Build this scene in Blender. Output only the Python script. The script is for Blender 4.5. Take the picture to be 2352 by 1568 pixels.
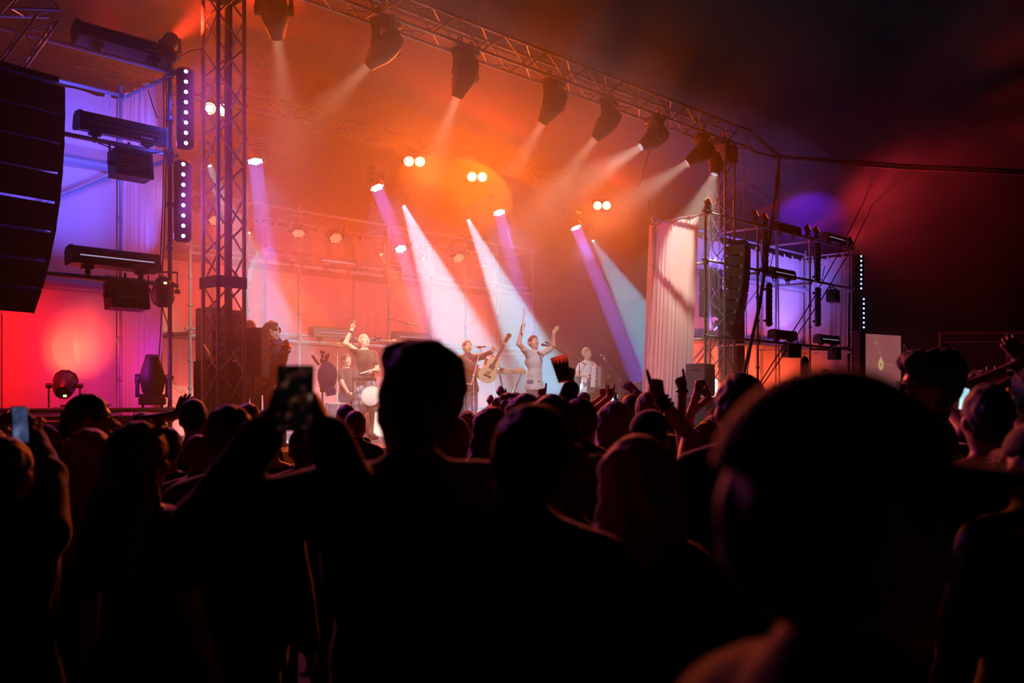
import bpy, bmesh, math, random
import numpy as np
from mathutils import Vector, Matrix, Quaternion
for o in list(bpy.data.objects): bpy.data.objects.remove(o)
SC = bpy.context.scene
COL = SC.collection
random.seed(7); RNG = np.random.default_rng(7)
PI = math.pi

# ------------------------------------------------------------------ camera, world, exposure
FPX, CX, HY, EYE = 2287.0, 1176.0, 935.0, 1.75          # 35 mm lens, level, horizon at row 935 of 1568
cam = bpy.data.objects.new('camera', bpy.data.cameras.new('camera')); COL.objects.link(cam)
cam.data.sensor_width = 36; cam.data.lens = FPX/2352*36
cam.location = (0, 0, EYE); cam.rotation_euler = (PI/2, 0, 0)
cam.data.shift_y = (HY-784)/2352
cam.data.clip_start = .05; cam.data.clip_end = 200
cam.data.dof.use_dof = True; cam.data.dof.focus_distance = 15.0; cam.data.dof.aperture_fstop = 2.4
SC.camera = cam
w = bpy.data.worlds.new('night'); SC.world = w; w.use_nodes = True
w.node_tree.nodes['Background'].inputs[0].default_value = (.02, .004, .003, 1)
w.node_tree.nodes['Background'].inputs[1].default_value = .12
vs = SC.view_settings
vs.view_transform = 'Standard'; vs.look = 'None'; vs.exposure = 0.0; vs.gamma = 1; vs.use_curve_mapping = False
cy = SC.cycles
cy.use_denoising = True
cy.max_bounces = 4; cy.diffuse_bounces = 2; cy.glossy_bounces = 2; cy.transmission_bounces = 3; cy.transparent_max_bounces = 8
cy.volume_bounces = 0
cy.sample_clamp_direct = 12; cy.sample_clamp_indirect = 3
cy.use_light_tree = True
cy.caustics_reflective = False; cy.caustics_refractive = False

# ------------------------------------------------------------------ stage frame: u along the stage front, v into the stage
ANG = math.atan2(3350-CX, FPX)
U = Vector((math.sin(ANG), math.cos(ANG), 0)); V = Vector((-math.cos(ANG), math.sin(ANG), 0)); Z = Vector((0, 0, 1))
P0 = Vector(((501-CX)/FPX*12, 12, 0))                   # near corner of the left tower
CAM = Vector((0, 0, EYE))
STAGE_Z = 1.2
def S(u, v, z): return P0 + U*u + V*v + Z*z
def ray(px, py): return Vector(((px-CX)/FPX, 1, (HY-py)/FPX))
def at(px, py, d): return CAM + ray(px, py)*d           # a point of the place, d metres deep
def uv(p): q = p-P0; return q.dot(U), q.dot(V), p.z
def onv(px, py, v):                                     # where a sight line meets the plane v
    r = ray(px, py); return CAM + r*((v - (CAM-P0).dot(V))/r.dot(V))
def onu(px, py, u):
    r = ray(px, py); return CAM + r*((u - (CAM-P0).dot(U))/r.dot(U))
ROTU = Matrix.Rotation(PI/2-ANG, 4, 'Z')                # local x -> U, local y -> V

# ------------------------------------------------------------------ materials
MAT = {}
def nt(name):
    m = bpy.data.materials.new(name); m.use_nodes = True; MAT[name] = m
    return m, m.node_tree.nodes, m.node_tree.links
def mat(name, col, rough=.6, metal=0.0, var=.15, scale=8.0, bump=0.0, bscale=60.0, spec=.5, trans=0.0, sheen=0.0):
    m, N, L = nt(name)
    b = N['Principled BSDF']
    b.inputs['Roughness'].default_value = rough; b.inputs['Metallic'].default_value = metal
    b.inputs['Specular IOR Level'].default_value = spec
    if sheen: b.inputs['Sheen Weight'].default_value = sheen; b.inputs['Sheen Roughness'].default_value = .3
    tc = N.new('ShaderNodeTexCoord')
    n = N.new('ShaderNodeTexNoise'); n.inputs['Scale'].default_value = scale; n.inputs['Detail'].default_value = 3
    L.new(tc.outputs['Object'], n.inputs['Vector'])
    r = N.new('ShaderNodeMix'); r.data_type = 'RGBA'
    r.inputs[6].default_value = tuple(c*(1-var) for c in col)+(1,); r.inputs[7].default_value = tuple(min(1, c*(1+var)) for c in col)+(1,)
    L.new(n.outputs['Fac'], r.inputs[0]); L.new(r.outputs[2], b.inputs['Base Color'])
    if bump:
        n2 = N.new('ShaderNodeTexNoise'); n2.inputs['Scale'].default_value = bscale; n2.inputs['Detail'].default_value = 2
        L.new(tc.outputs['Object'], n2.inputs['Vector'])
        bp = N.new('ShaderNodeBump'); bp.inputs['Strength'].default_value = bump; bp.inputs['Distance'].default_value = .01
        L.new(n2.outputs['Fac'], bp.inputs['Height']); L.new(bp.outputs[0], b.inputs['Normal'])
    if trans:
        t = N.new('ShaderNodeBsdfTranslucent'); t.inputs[0].default_value = tuple(col)+(1,)
        mx = N.new('ShaderNodeMixShader'); mx.inputs[0].default_value = trans
        L.new(b.outputs[0], mx.inputs[1]); L.new(t.outputs[0], mx.inputs[2]); L.new(mx.outputs[0], N['Material Output'].inputs[0])
    return m
def glow(name, col, strength):
    m, N, L = nt(name); N.remove(N['Principled BSDF'])
    e = N.new('ShaderNodeEmission'); e.inputs[0].default_value = tuple(col)+(1,); e.inputs[1].default_value = strength
    L.new(e.outputs[0], N['Material Output'].inputs[0]); m.cycles.emission_sampling = 'NONE'
    return m

mat('black_metal', (.018, .017, .018), .45, .0, .25, 12, spec=.5)
mat('black_plastic', (.012, .012, .013), .5, 0, .2, 10, bump=.15, bscale=300)
mat('grille', (.02, .02, .022), .6, .2, .3, 400, bump=.4, bscale=500)
mat('galvanised', (.42, .43, .45), .42, .35, .3, 30, bump=.05, bscale=120)
mat('aluminium', (.36, .36, .38), .4, .45, .15, 15)
mat('drape', (.74, .73, .72), .9, 0, .06, 2.2, bump=.12, bscale=160, trans=.18)
mat('ribbon', (.8, .79, .77), .85, 0, .05, 10)
mat('canvas', (.055, .05, .05), .9, 0, .25, .6, bump=.1, bscale=30)
mat('grass_floor', (.03, .028, .02), .95, 0, .5, 6, bump=.5, bscale=40)
mat('deck_ply', (.05, .045, .04), .6, 0, .3, 5, bump=.1, bscale=40)
mat('cable', (.012, .011, .011), .55, 0, .2, 20)
mat('rope', (.16, .12, .09), .85, 0, .3, 80, bump=.4, bscale=200)
mat('grey_case', (.22, .23, .26), .55, 0, .15, 9)
mat('chain', (.3, .28, .26), .35, .7, .3, 60)
mat('glass_dark', (.03, .03, .035), .12, 0, .1, 5, spec=.8)
mat('reflector', (.55, .55, .56), .22, .8, .1, 8)
glow('glow_white', (.80, .90, 1.0), 7.0)
glow('glow_wash', (.72, .82, 1.0), 3.2)
glow('glow_spot', (.75, .95, 1.0), 9.0)
glow('glow_red', (1.0, .10, .045), 3.0)
glow('glow_redsoft', (1.0, .22, .12), 1.6)
glow('glow_warm', (1.0, .62, .25), 26.0)
glow('glow_amber', (1.0, .55, .25), 3.0)
glow('glow_blue', (.30, .42, 1.0), 5.0)
glow('glow_dimblue', (.22, .2, 1.0), 1.2)
glow('glow_line', (.75, .6, .95), .55)

# ------------------------------------------------------------------ mesh builder
class MB:
    def __init__(s): s.v = []; s.f = []
    def add(s, vs, fs):
        k = len(s.v); s.v += [tuple(q) for q in vs]; s.f += [tuple(i+k for i in f) for f in fs]; return s
    def box(s, c, size, R=None, taper=1.0):
        x, y, z = size[0]/2, size[1]/2, size[2]/2; c = Vector(c); t = taper
        q = [Vector(p) for p in ((-x,-y,-z),(x,-y,-z),(x,y,-z),(-x,y,-z),(-x*t,-y*t,z),(x*t,-y*t,z),(x*t,y*t,z),(-x*t,y*t,z))]
        if R is not None: q = [R@p for p in q]
        return s.add([p+c for p in q], [(3,2,1,0),(4,5,6,7),(0,1,5,4),(1,2,6,5),(2,3,7,6),(3,0,4,7)])
    def cbox(s, c, size, b=.01, R=None):                  # box with chamfered edges along z sides and caps
        x, y, z = size[0]/2, size[1]/2, size[2]/2; c = Vector(c); vs = []
        for zz, k in ((-z, b), (-z+b, 0), (z-b, 0), (z, b)):
            X, Y = x-k, y-k; e = b
            for p in ((-X+e,-Y),(X-e,-Y),(X,-Y+e),(X,Y-e),(X-e,Y),(-X+e,Y),(-X,Y-e),(-X,-Y+e)): vs.append(Vector((p[0], p[1], zz)))
        if R is not None: vs = [R@p for p in vs]
        fs = [tuple(range(7, -1, -1)), tuple(range(24, 32))]
        for k in range(3):
            for i in range(8): j = (i+1) % 8; fs.append((k*8+i, k*8+j, k*8+8+j, k*8+8+i))
        return s.add([p+c for p in vs], fs)
    def tube(s, pts, r, seg=8, cap=True):
        pts = [Vector(p) for p in pts]; n = len(pts); rs = r if isinstance(r, (list, tuple)) else [r]*n
        vs = []; prev = None
        for i, p in enumerate(pts):
            t = (pts[min(i+1, n-1)]-pts[max(i-1, 0)])
            t = t.normalized() if t.length > 1e-9 else Z.copy()
            if prev is None: a = t.orthogonal().normalized()
            else:
                a = prev - t*prev.dot(t); a = a.normalized() if a.length > 1e-6 else t.orthogonal().normalized()
            prev = a; b = t.cross(a)
            for k in range(seg):
                w_ = 2*PI*k/seg; vs.append(p + (a*math.cos(w_)+b*math.sin(w_))*rs[i])
        fs = []
        for i in range(n-1):
            for k in range(seg): j = (k+1) % seg; fs.append((i*seg+k, i*seg+j, (i+1)*seg+j, (i+1)*seg+k))
        if cap: fs.append(tuple(range(seg-1, -1, -1))); fs.append(tuple((n-1)*seg+k for k in range(seg)))
        return s.add(vs, fs)
    def lathe(s, prof, seg=16, M=None, cap=True):          # prof: (radius, z)
        vs = []; n = len(prof)
        for r, z in prof:
            for k in range(seg): a = 2*PI*k/seg; vs.append(Vector((r*math.cos(a), r*math.sin(a), z)))
        fs = []
        for i in range(n-1):
            for k in range(seg): j = (k+1) % seg; fs.append((i*seg+k, i*seg+j, (i+1)*seg+j, (i+1)*seg+k))
        if cap: fs.append(tuple(range(seg-1, -1, -1))); fs.append(tuple((n-1)*seg+k for k in range(seg)))
        if M is not None: vs = [M@p for p in vs]
        return s.add(vs, fs)
    def ball(s, c, r, seg=10, rings=6, M=None):
        rr = r if isinstance(r, (tuple, list)) else (r, r, r); c = Vector(c); vs = []; fs = []
        for i in range(1, rings):
            t = PI*i/rings
            for k in range(seg): a = 2*PI*k/seg; vs.append(Vector((math.sin(t)*math.cos(a)*rr[0], math.sin(t)*math.sin(a)*rr[1], math.cos(t)*rr[2])))
        vs += [Vector((0, 0, rr[2])), Vector((0, 0, -rr[2]))]
        for i in range(rings-2):
            for k in range(seg): j = (k+1) % seg; fs.append((i*seg+k, (i+1)*seg+k, (i+1)*seg+j, i*seg+j))
        T, B = len(vs)-2, len(vs)-1
        for k in range(seg):
            j = (k+1) % seg; fs.append((T, k, j)); fs.append((B, (rings-2)*seg+j, (rings-2)*seg+k))
        if M is not None: vs = [M@p for p in vs]
        return s.add([p+c for p in vs], fs)
    def prism(s, poly, h, M=None):                         # polygon in xy, extruded in z from -h/2 to h/2
        n = len(poly); vs = [Vector((p[0], p[1], -h/2)) for p in poly]+[Vector((p[0], p[1], h/2)) for p in poly]
        fs = [tuple(range(n-1, -1, -1)), tuple(range(n, 2*n))]+[(i, (i+1) % n, n+(i+1) % n, n+i) for i in range(n)]
        if M is not None: vs = [M@p for p in vs]
        return s.add(vs, fs)
    def grid(s, fn, nu, nv):
        vs = [fn(i/nu, j/nv) for j in range(nv+1) for i in range(nu+1)]
        return s.add(vs, [(j*(nu+1)+i, j*(nu+1)+i+1, (j+1)*(nu+1)+i+1, (j+1)*(nu+1)+i) for j in range(nv) for i in range(nu)])
    def mesh(s, name, m=None, smooth=True):
        me = bpy.data.meshes.new(name); me.from_pydata(s.v, [], s.f)
        if m is not None: me.materials.append(MAT[m] if isinstance(m, str) else m)
        if smooth:
            me.polygons.foreach_set('use_smooth', [True]*len(me.polygons))
            try: me.set_sharp_from_angle(angle=math.radians(38))
            except Exception: pass
        me.update(); return me
    def build(s, name, m, parent=None, smooth=True, M=None):
        return put(name, s.mesh(name, m, smooth), parent, M)
def put(name, me, parent=None, M=None):
    o = bpy.data.objects.new(name, me); COL.objects.link(o)
    if parent is not None: o.parent = parent
    if M is not None: o.matrix_basis = M
    return o
def tag(o, label=None, cat=None, group=None, kind=None):
    if label: o['label'] = label
    if cat: o['category'] = cat
    if group: o['group'] = group
    if kind: o['kind'] = kind
    return o
def thing(name, label, cat, M=None, group=None):
    o = bpy.data.objects.new(name, None); COL.objects.link(o); o.empty_display_size = .1
    if M is not None: o.matrix_basis = M if isinstance(M, Matrix) else Matrix.Translation(M)
    return tag(o, label, cat, group)
UNIT = MB().lathe([(1, 0), (1, 1)], 8).mesh('bar', 'aluminium')
UNITS = {}
def unit(m):
    if m not in UNITS: UNITS[m] = MB().lathe([(1, 0), (1, 1)], 8).mesh('bar', m)
    return UNITS[m]
def bar(name, a, b, r, parent=None, m='aluminium'):        # a straight round bar that shares one mesh
    a, b = Vector(a), Vector(b); d = b-a
    q = d.to_track_quat('Z', 'Y')
    return put(name, unit(m), parent, Matrix.LocRotScale(a, q, Vector((r, r, d.length))))
def frame(pos, direction, up=Z):                           # local -Z looks along direction (like a lamp), local Y up
    q = Vector(direction).normalized().to_track_quat('-Z', 'Y')
    return Matrix.LocRotScale(Vector(pos), q, None)
def lamp(kind, pos, direction, col, power, size=.1, spread=10, blend=.3, name=None, sy=None):
    ld = bpy.data.lights.new(name or 'lamp_light', 'AREA' if kind == 'A' else 'SPOT' if kind == 'S' else 'POINT')
    ld.energy = power; ld.color = col
    if kind == "A":
        ld.shape = 'DISK' if sy is None else 'RECTANGLE'; ld.size = size
        if sy is not None: ld.size_y = sy
        ld.spread = math.radians(spread)
    elif kind == 'S':
        ld.spot_size = math.radians(spread); ld.spot_blend = blend; ld.shadow_soft_size = size
    else: ld.shadow_soft_size = size
    o = bpy.data.objects.new(ld.name, ld); COL.objects.link(o)
    o.matrix_world = frame(pos, direction)
    return o

# ================================================================== added unseen spots high over the crowd that light the band's faces
for P_, u_ in ((Vector((1.6, 6.5, 9.4)), 3.7), (Vector((3.6, 7.5, 9.4)), 7.3)):
    q = S(u_, 2.7, 2.15)
    lamp('S', P_, q-P_, (.92, .90, 1.0), 6500, .1, 20, .35, 'added_band_spot')
# ================================================================== the tent and the stage
def struct(o, label=None): o['kind'] = 'structure'; return o
struct(MB().grid(lambda a, b: Vector((-40+80*a, -10+60*b, 0)), 8, 8).build('floor', 'grass_floor', None))
CA = at(1790, 357, 24.0); CB = at(2352, 392, 25.5); zc = CA.z
cr = [S(-14, 1, zc), S(0, 1, zc), S(8, 1, zc), CA, (CA+CB)/2+Vector((0, 0, -.05)), CB, CB+Vector((10, 1.5, .1))]
bk = [S(-14, 9.6, 9.4), S(0, 9.6, 9.4), S(8, 9.6, 8.6), S(16.5, 9.6, 5.4), Vector((14.5, 34, 4.35)), Vector((21, 33.5, 4.35)), Vector((32, 33, 4.35))]
fr = [Vector((-26, -6, 12.5)), Vector((-14, -6, 13.5)), Vector((-4, -4, 14)), Vector((6, 4, 14.5)), Vector((11, 6, 14.5)), Vector((17, 7, 14.5)), Vector((32, 8, 14.5))]
def strip(A, B, sag, nv, sub=8):
    def fn(a, b):
        k = a*(len(A)-1); i = min(int(k), len(A)-2); t = k-i
        p = A[i].lerp(A[i+1], t); q = B[i].lerp(B[i+1], t); r = p.lerp(q, b)
        r.z -= sag*math.sin(PI*b)*(.7+.3*math.cos(2*PI*t)); return r
    return MB().grid(fn, (len(A)-1)*sub, nv)
struct(strip(cr, fr, .9, 14).build('ceiling', 'canvas'))
struct(strip(cr, bk, .45, 10).build('ceiling', 'canvas'))
def wall_fn(a, b):
    k = a*(len(bk)-1); i = min(int(k), len(bk)-2); t = k-i
    p = bk[i].lerp(bk[i+1], t); p.z *= (1-b)
    f = .05*math.sin(k*46)+.03*math.sin(k*113+1)
    p.y += f*(.3+.7*b); return p
struct(MB().grid(wall_fn, 300, 4).build('wall_back', 'canvas'))
struct(MB().grid(lambda a, b: Vector((32-2*math.sin(a*3), 33-41*a, (4.35+10*a)*(1-b))), 40, 4).build('wall_right', 'canvas'))
# hem rail along the top of the tent wall at the right
o = thing('wall_rail', 'long grey rail along the top of the tent side curtain at far right', 'rail', Vector((14.5, 33.9, 0)))
bar('pipe', Vector((0, -.12, 4.25)), Vector((6.6, -.62, 4.25)), .05, o, 'galvanised')
bar('pipe', Vector((0, -.12, 3.95)), Vector((6.6, -.62, 3.95)), .03, o, 'galvanised')
for k in range(4): bar('post', Vector((k*2.2, -.14-k*.165, -.0)), Vector((k*2.2, -.14-k*.165, 4.3)), .045, o, 'galvanised')

def slab(name, u0, u1, v0, v1, z0, z1, m):
    c = S((u0+u1)/2, (v0+v1)/2, (z0+z1)/2)
    return MB().box((0, 0, 0), (u1-u0, v1-v0, z1-z0)).build(name, m, None, False, Matrix.Translation(c) @ ROTU)
struct(slab('stage_floor', -.62, 12.2, -.35, 7.6, 1.08, STAGE_Z, 'deck_ply'))
o = slab('stage_skirt', -.6, 12.2, -.36, -.30, 0, 1.07, 'black_plastic'); struct(o)

# ------------------------------------------------------------------ trusses
def truss(name, label, p, L, b, c, length, a, r=.025, rb=.0125, seg=.36, m='aluminium', group=None):
    t = thing(name, label, 'truss', Matrix.Translation(p), group)
    o0 = Vector((0, 0, 0)); cs = [o0, b*a, b*a+c*a, c*a]
    for q in cs: bar('chord', q, q+L*length, r, t, m)
    n = int(round(length/seg)); s = length/n
    for k in range(4):
        A, B = cs[k], cs[(k+1) % 4]
        for i in range(n):
            e, f = (A, B) if (i+k//2) % 2 == 0 else (B, A)
            bar('brace', e+L*(s*i), f+L*(s*(i+1)), rb, t, m)
    return t
ZT = 7.2                                                  # underside of the front truss
tl = truss('truss_tower', 'tall square lattice truss tower at the left front corner of the stage', S(0, 0, 0), Z, U, V, 7.6, .354, .026, .013)
UR = uv(onv(1665, 600, 0))[0]
tr = truss('truss_tower', 'tall square lattice truss tower at the right, in front of the violet scaffold', S(UR, 0, 0), Z, U, V, 7.19, .354, .026, .013)
for t in (tl, tr):
    bpl = MB(); bpl.cbox((0, 0, .02), (.7, .7, .04), .01); bpl.build('base_plate', 'black_metal', t, M=Matrix.Translation((U+V)*.177) @ ROTU)
    sl = MB()
    for a_ in (-1, 1):
        sl.box((a_*.22, 0, 0), (.02, .46, .34)); sl.box((0, a_*.22, 0), (.46, .02, .34))
    sl.build('sleeve_block', 'aluminium', t, False, Matrix.Translation((U+V)*.177+Z*(6.95 if t is tl else 6.95)) @ ROTU)
pl = MB().box((0, 0, 0), (.39, .02, .14)); pl.box((-.15, -.02, .03), (.03, .02, .03)); pl.box((.15, -.02, .03), (.03, .02, .03))
pl.build('splice_plate', 'black_metal', tl, False, Matrix.Translation(U*.177+V*-.03+Z*3.27) @ ROTU)
pl = MB().box((0, 0, 0), (.39, .02, .14)); pl.build('splice_plate', 'black_metal', tl, False, Matrix.Translation(V*.177-U*.03+Z*3.27) @ Matrix.Rotation(PI/2, 4, 'Z') @ ROTU)
# the thick cable bundle that climbs the far chord of the left tower
cb = MB()
for k in range(5):
    a = k*1.256; cb.tube([Vector((.335*U+.335*V))+Vector((math.cos(a+z_*.6)*.03, math.sin(a+z_*.6)*.03, z_)) for z_ in np.arange(.05, 7.4, .3)], .022, 6)
tag(cb.build('cable_bundle', 'cable', None, M=Matrix.Translation(S(0, 0, 0))), 'thick dark bundle of cables climbing inside the left truss tower', 'cable')
ft = truss('lighting_truss', 'long box truss across the front of the stage hung with moving lights', S(-1.6, -.01, ZT), U, Z, V, UR+2.7, .37, .025, .012, .5)
bt = truss('lighting_truss', 'dim upstage truss behind the haze carrying bright amber lamp pairs', S(.2, 4.5, 7.0), U, Z, V, 11.6, .3, .022, .011, .5, 'black_metal')  # dark metal here puts the dimness of this truss into its colour

# ------------------------------------------------------------------ scaffold
def standard(p, z0, z1, parent, rings=True, m='galvanised'):
    s = bar('standard', p+Z*z0, p+Z*z1, .026, parent, m)
    if rings:
        mb = MB()
        for k in range(int((z1-z0)/.5)+1):
            z = z0+.1+k*.5
            mb.lathe([(.027, z-.03), (.045, z-.018), (.045, z+.018), (.027, z+.03)], 10, Matrix.Translation(p))
        c = mb.build('collar', m, s); c.matrix_parent_inverse = s.matrix_basis.inverted(); c['kind'] = 'stuff'
    return s
def coupler(p, parent, m='galvanised'):
    mb = MB().cbox((0, 0, 0), (.1, .1, .07), .015); mb.tube([(-.07, 0, .0), (.07, 0, 0)], .014, 6); mb.tube([(0, -.08, .01), (0, .08, .01)], .012, 6)
    return mb.build('coupler', m, parent, False, Matrix.Translation(p) @ ROTU)
LV = (1.72, 3.17, 4.68, 5.64)                              # deck and ledger heights
def scaffold(name, label, us, v0, v1, rails_front=(0, 1, 2, 3), braces=(), top=5.75, boards=(0,)):
    t = thing(name, label, 'scaffold', None)
    for u in us:
        for v in (v0, v1): standard(S(u, v, 0), 0, top, t)
    for i in rails_front:
        for v in (v0, v1): bar('ledger', S(us[0]-.1, v, LV[i]), S(us[-1]+.1, v, LV[i]), .027, t, 'galvanised')
        for u in us: bar('transom', S(u, v0-.05, LV[i]-.06), S(u, v1+.05, LV[i]-.06), .025, t, 'galvanised')
        for u in us: coupler(S(u, v0, LV[i]), t)
    for i in boards:
        for k in range(4):
            w_ = (v1-v0)/4; c = S((us[0]+us[-1])/2, v0+w_*(k+.5), LV[i]-.09)
            MB().box((0, 0, 0), (us[-1]-us[0], w_-.02, .045)).build('deck_board', 'black_metal', t, False, Matrix.Translation(c) @ ROTU)
    for a, b in braces: bar('brace', S(*a), S(*b), .024, t, 'galvanised')
    return t
UL = -.62
left_us = [-5.3, -3.0, UL]
sl_ = scaffold('scaffold', 'galvanised tube scaffold bay left of the stage, filled with blue and red lit drapes', left_us, 0, 1.25,
         braces=[((-3.0, 1.2, 3.3), (UL-.1, 1.2, 4.62))], boards=(0,))
bar('ledger', S(-5.3, 1.2, 3.22), S(UL, 1.2, 3.22), .06, sl_, 'galvanised'); bar('ledger', S(-5.3, 1.2, 4.72), S(UL, 1.2, 4.72), .055, sl_, 'galvanised')
right_us = [uv(onv(1622, 600, 0))[0], uv(onv(1742, 600, 0))[0], uv(onv(1862, 600, 0))[0], uv(onv(1958, 600, 0))[0]]
sr_ = scaffold('scaffold', 'galvanised tube scaffold bays right of the stage, filled with violet and red lit drapes', right_us, .02, 1.25,
         braces=[((right_us[1]+.5, 1.2, 3.3), (right_us[2]-.2, 1.2, 4.6)), ((right_us[0]+.4, 1.2, 1.8), (right_us[1], 1.2, 3.1))], boards=(0,))
bar('ledger', S(right_us[0], 1.2, 3.22), S(right_us[-1], 1.2, 3.22), .07, sr_, 'galvanised'); bar('ledger', S(right_us[0], 1.2, 4.72), S(right_us[-1], 1.2, 4.72), .06, sr_, 'galvanised')
VB = 5.8
bu = [uv(onv(p, 600, VB))[0] for p in (437, 687, 893)]
du = bu[2]-bu[1]; back_us = [bu[0], (bu[0]+bu[1])/2, bu[1], bu[2], bu[2]+du, bu[2]+2*du]
sb_ = scaffold('scaffold', 'hazy tube scaffold along the back of the stage with red lit drapes', back_us, VB, VB+1.2,
         braces=[((bu[2]-1.0, VB+1.1, 1.9), (bu[2]+.9, VB+1.1, 3.15)), ((bu[0]-.9, VB+1.1, 3.0), (bu[0]+.6, VB+1.1, 1.9))], boards=(1, 2))
bar('ledger', S(back_us[0], VB+.02, 4.56), S(back_us[-1], VB+.02, 4.56), .04, sb_, 'galvanised'); bar('ledger', S(back_us[0], VB+.02, 3.05), S(back_us[-1], VB+.02, 3.05), .04, sb_, 'galvanised')

# ------------------------------------------------------------------ drapes
def drape(name, label, p00, p10, p01, p11, n, folds=10, amp=.02, seed=0, ties=0, sag=.03, group=None, nu=70, nv=20):
    # p0*: bottom corners, p*1: top corners
    rnd = random.Random(seed); ph = [rnd.uniform(0, 6.28) for _ in range(6)]
    def fn(a, b):
        p = p00.lerp(p10, a).lerp(p01.lerp(p11, a), b)
        f = math.sin(a*folds*6.283+ph[0]+.6*math.sin(b*2+ph[1]))+.5*math.sin(a*folds*2.3*6.283+ph[2]+b)+.6*math.sin(a*folds*.37*6.283+ph[3]-b*1.3)
        q = p+n*(amp*f*(1.1-.55*b))
        if b > .95: q.z -= sag*(1-abs(math.cos(a*max(ties, 1)*PI)))
        return q
    d = MB().grid(fn, nu, nv).build(name, 'drape', None)
    tag(d, label, 'drape', group)
    for k in range(ties):
        a = (k+.5)/ties+rnd.uniform(-.03, .03); p = p01.lerp(p11, a); l = rnd.uniform(.12, .3)
        mb = MB()
        for s_ in (-1, 1):
            base = p-n*.05; dr = (p11-p01).normalized()
            pts = [base+Z*.05+dr*.0, base+dr*(.03*s_)-Z*.02, base+dr*(.045*s_+.01)-Z*(l*.5), base+dr*(.03*s_)-Z*(l*(1 if s_ > 0 else .7))]
            wd = dr*.014
            mb.add([q_ for pt in pts for q_ in (pt-wd, pt+wd)], [(2*i, 2*i+1, 2*i+3, 2*i+2) for i in range(3)])
        mb.ball(base, .02, 6, 4)
        mb.build('tie', 'ribbon', d)
    return d
# left block
drape('drape', 'white drape lit violet-blue on the upper back of the left scaffold', S(-5.3, 1.30, 3.2), S(UL-.03, 1.30, 3.2), S(-5.3, 1.30, 5.60), S(UL-.03, 1.30, 5.60), V, 5, .012, 1, 9)
drape('drape', 'white drape lit hot red behind the par lamp on the left scaffold deck', S(-5.3, 1.31, 1.2), S(UL-.03, 1.31, 1.2), S(-5.3, 1.31, 3.19), S(UL-.03, 1.31, 3.19), V, 9, .016, 2, 0)
drape('drape', 'white side drape turning violet to magenta beside the vertical light strips at left', S(UL-.02, .12, 1.2), S(UL-.02, 1.28, 1.2), S(UL-.02, .06, 5.62), S(UL-.02, 1.28, 5.62), -U, 6, .018, 3, 5)
drape('drape', 'lower apron drape lit dim red under the left scaffold deck', S(-5.3, .35, .0), S(UL-.3, .35, .0), S(-5.3, .35, 1.6), S(UL-.3, .35, 1.6), V, 8, .02, 4, 0)
# right block
u0, u1, u2, u3 = right_us
for k, (a, b, lab) in enumerate(((u0, u1, 'first'), (u1, u2, 'second'), (u2, u3, 'third'))):
    drape('drape', f'violet lit upper drape in the {lab} bay of the right scaffold counting from the stage', S(a, 1.30, 3.25), S(b, 1.30, 3.25), S(a, 1.30, 5.5), S(b, 1.30, 5.5), V, 3, .014, 11+k, 5)
    drape('drape', f'red lit lower drape in the {lab} bay of the right scaffold counting from the stage', S(a, 1.31, .6), S(b, 1.31, .6), S(a, 1.31, 3.2), S(b, 1.31, 3.2), V, 4, .016, 15+k, 0)
drape('drape', 'violet side drape closing the far end of the right scaffold', S(u3-.02, .12, 3.25), S(u3-.02, 1.28, 3.25), S(u3-.02, .08, 5.5), S(u3-.02, 1.28, 5.5), -U, 4, .02, 19, 3)
drape('drape', 'red lit side drape closing the far end of the right scaffold', S(u3-.02, .12, .6), S(u3-.02, 1.28, .6), S(u3-.02, .12, 3.2), S(u3-.02, 1.28, 3.2), -U, 4, .02, 20, 0)
# the tall pale wing drape beside the right tower
ua = uv(onv(1605, 495, .05)); ub = uv(onv(1491, 515, 1.45))
drape('wing_drape', 'tall pale pleated wing drape hanging beside the right truss tower', S(10.15, .0, .9), S(10.55, 1.45, 1.3), S(ua[0], .05, 5.52), S(ub[0], 1.45, 5.56), U, 12, .009, 23, 3, .05, None, 130, 26)
# back of the stage
bw = [S(u, VB+1.25, 0) for u in back_us]
for k in range(len(back_us)-1):
    lab = ('at the far left behind the left tower', 'behind the violinist', 'behind the singer with raised finger', 'behind the guitarist', 'beside the pale wing drape')[k]
    a, b = back_us[k], back_us[k+1]
    drape('back_drape', f'upper red-orange lit drape on the back scaffold {lab}', S(a, VB+1.25, 3.2), S(b, VB+1.25, 3.2), S(a, VB+1.25, 5.55), S(b, VB+1.25, 5.55), V, 4, .007, 31+k, 6)
    drape('back_drape', f'lower red lit drape on the back scaffold {lab}', S(a, VB+1.26, 1.2), S(b, VB+1.26, 1.2), S(a, VB+1.26, 3.19), S(b, VB+1.26, 3.19), V, 4, .007, 41+k, 0)
# ================================================================== haze that fills the stage end of the tent
m, N, L = nt('haze'); N.remove(N['Principled BSDF'])
vsn = N.new('ShaderNodeVolumeScatter'); vsn.inputs['Color'].default_value = (1, 1, 1, 1)
vsn.inputs['Density'].default_value = .025; vsn.inputs['Anisotropy'].default_value = .5
L.new(vsn.outputs[0], N['Material Output'].inputs['Volume'])
o = MB().box((0, 0, 0), (30, 12.4, 8.6)).build('stage_haze', 'haze', None, False, Matrix.Translation(S(8, 3.3, 4.32)) @ ROTU)
tag(o, 'thin smoke haze hanging over the stage and the front rows', None, None, 'stuff')

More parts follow.
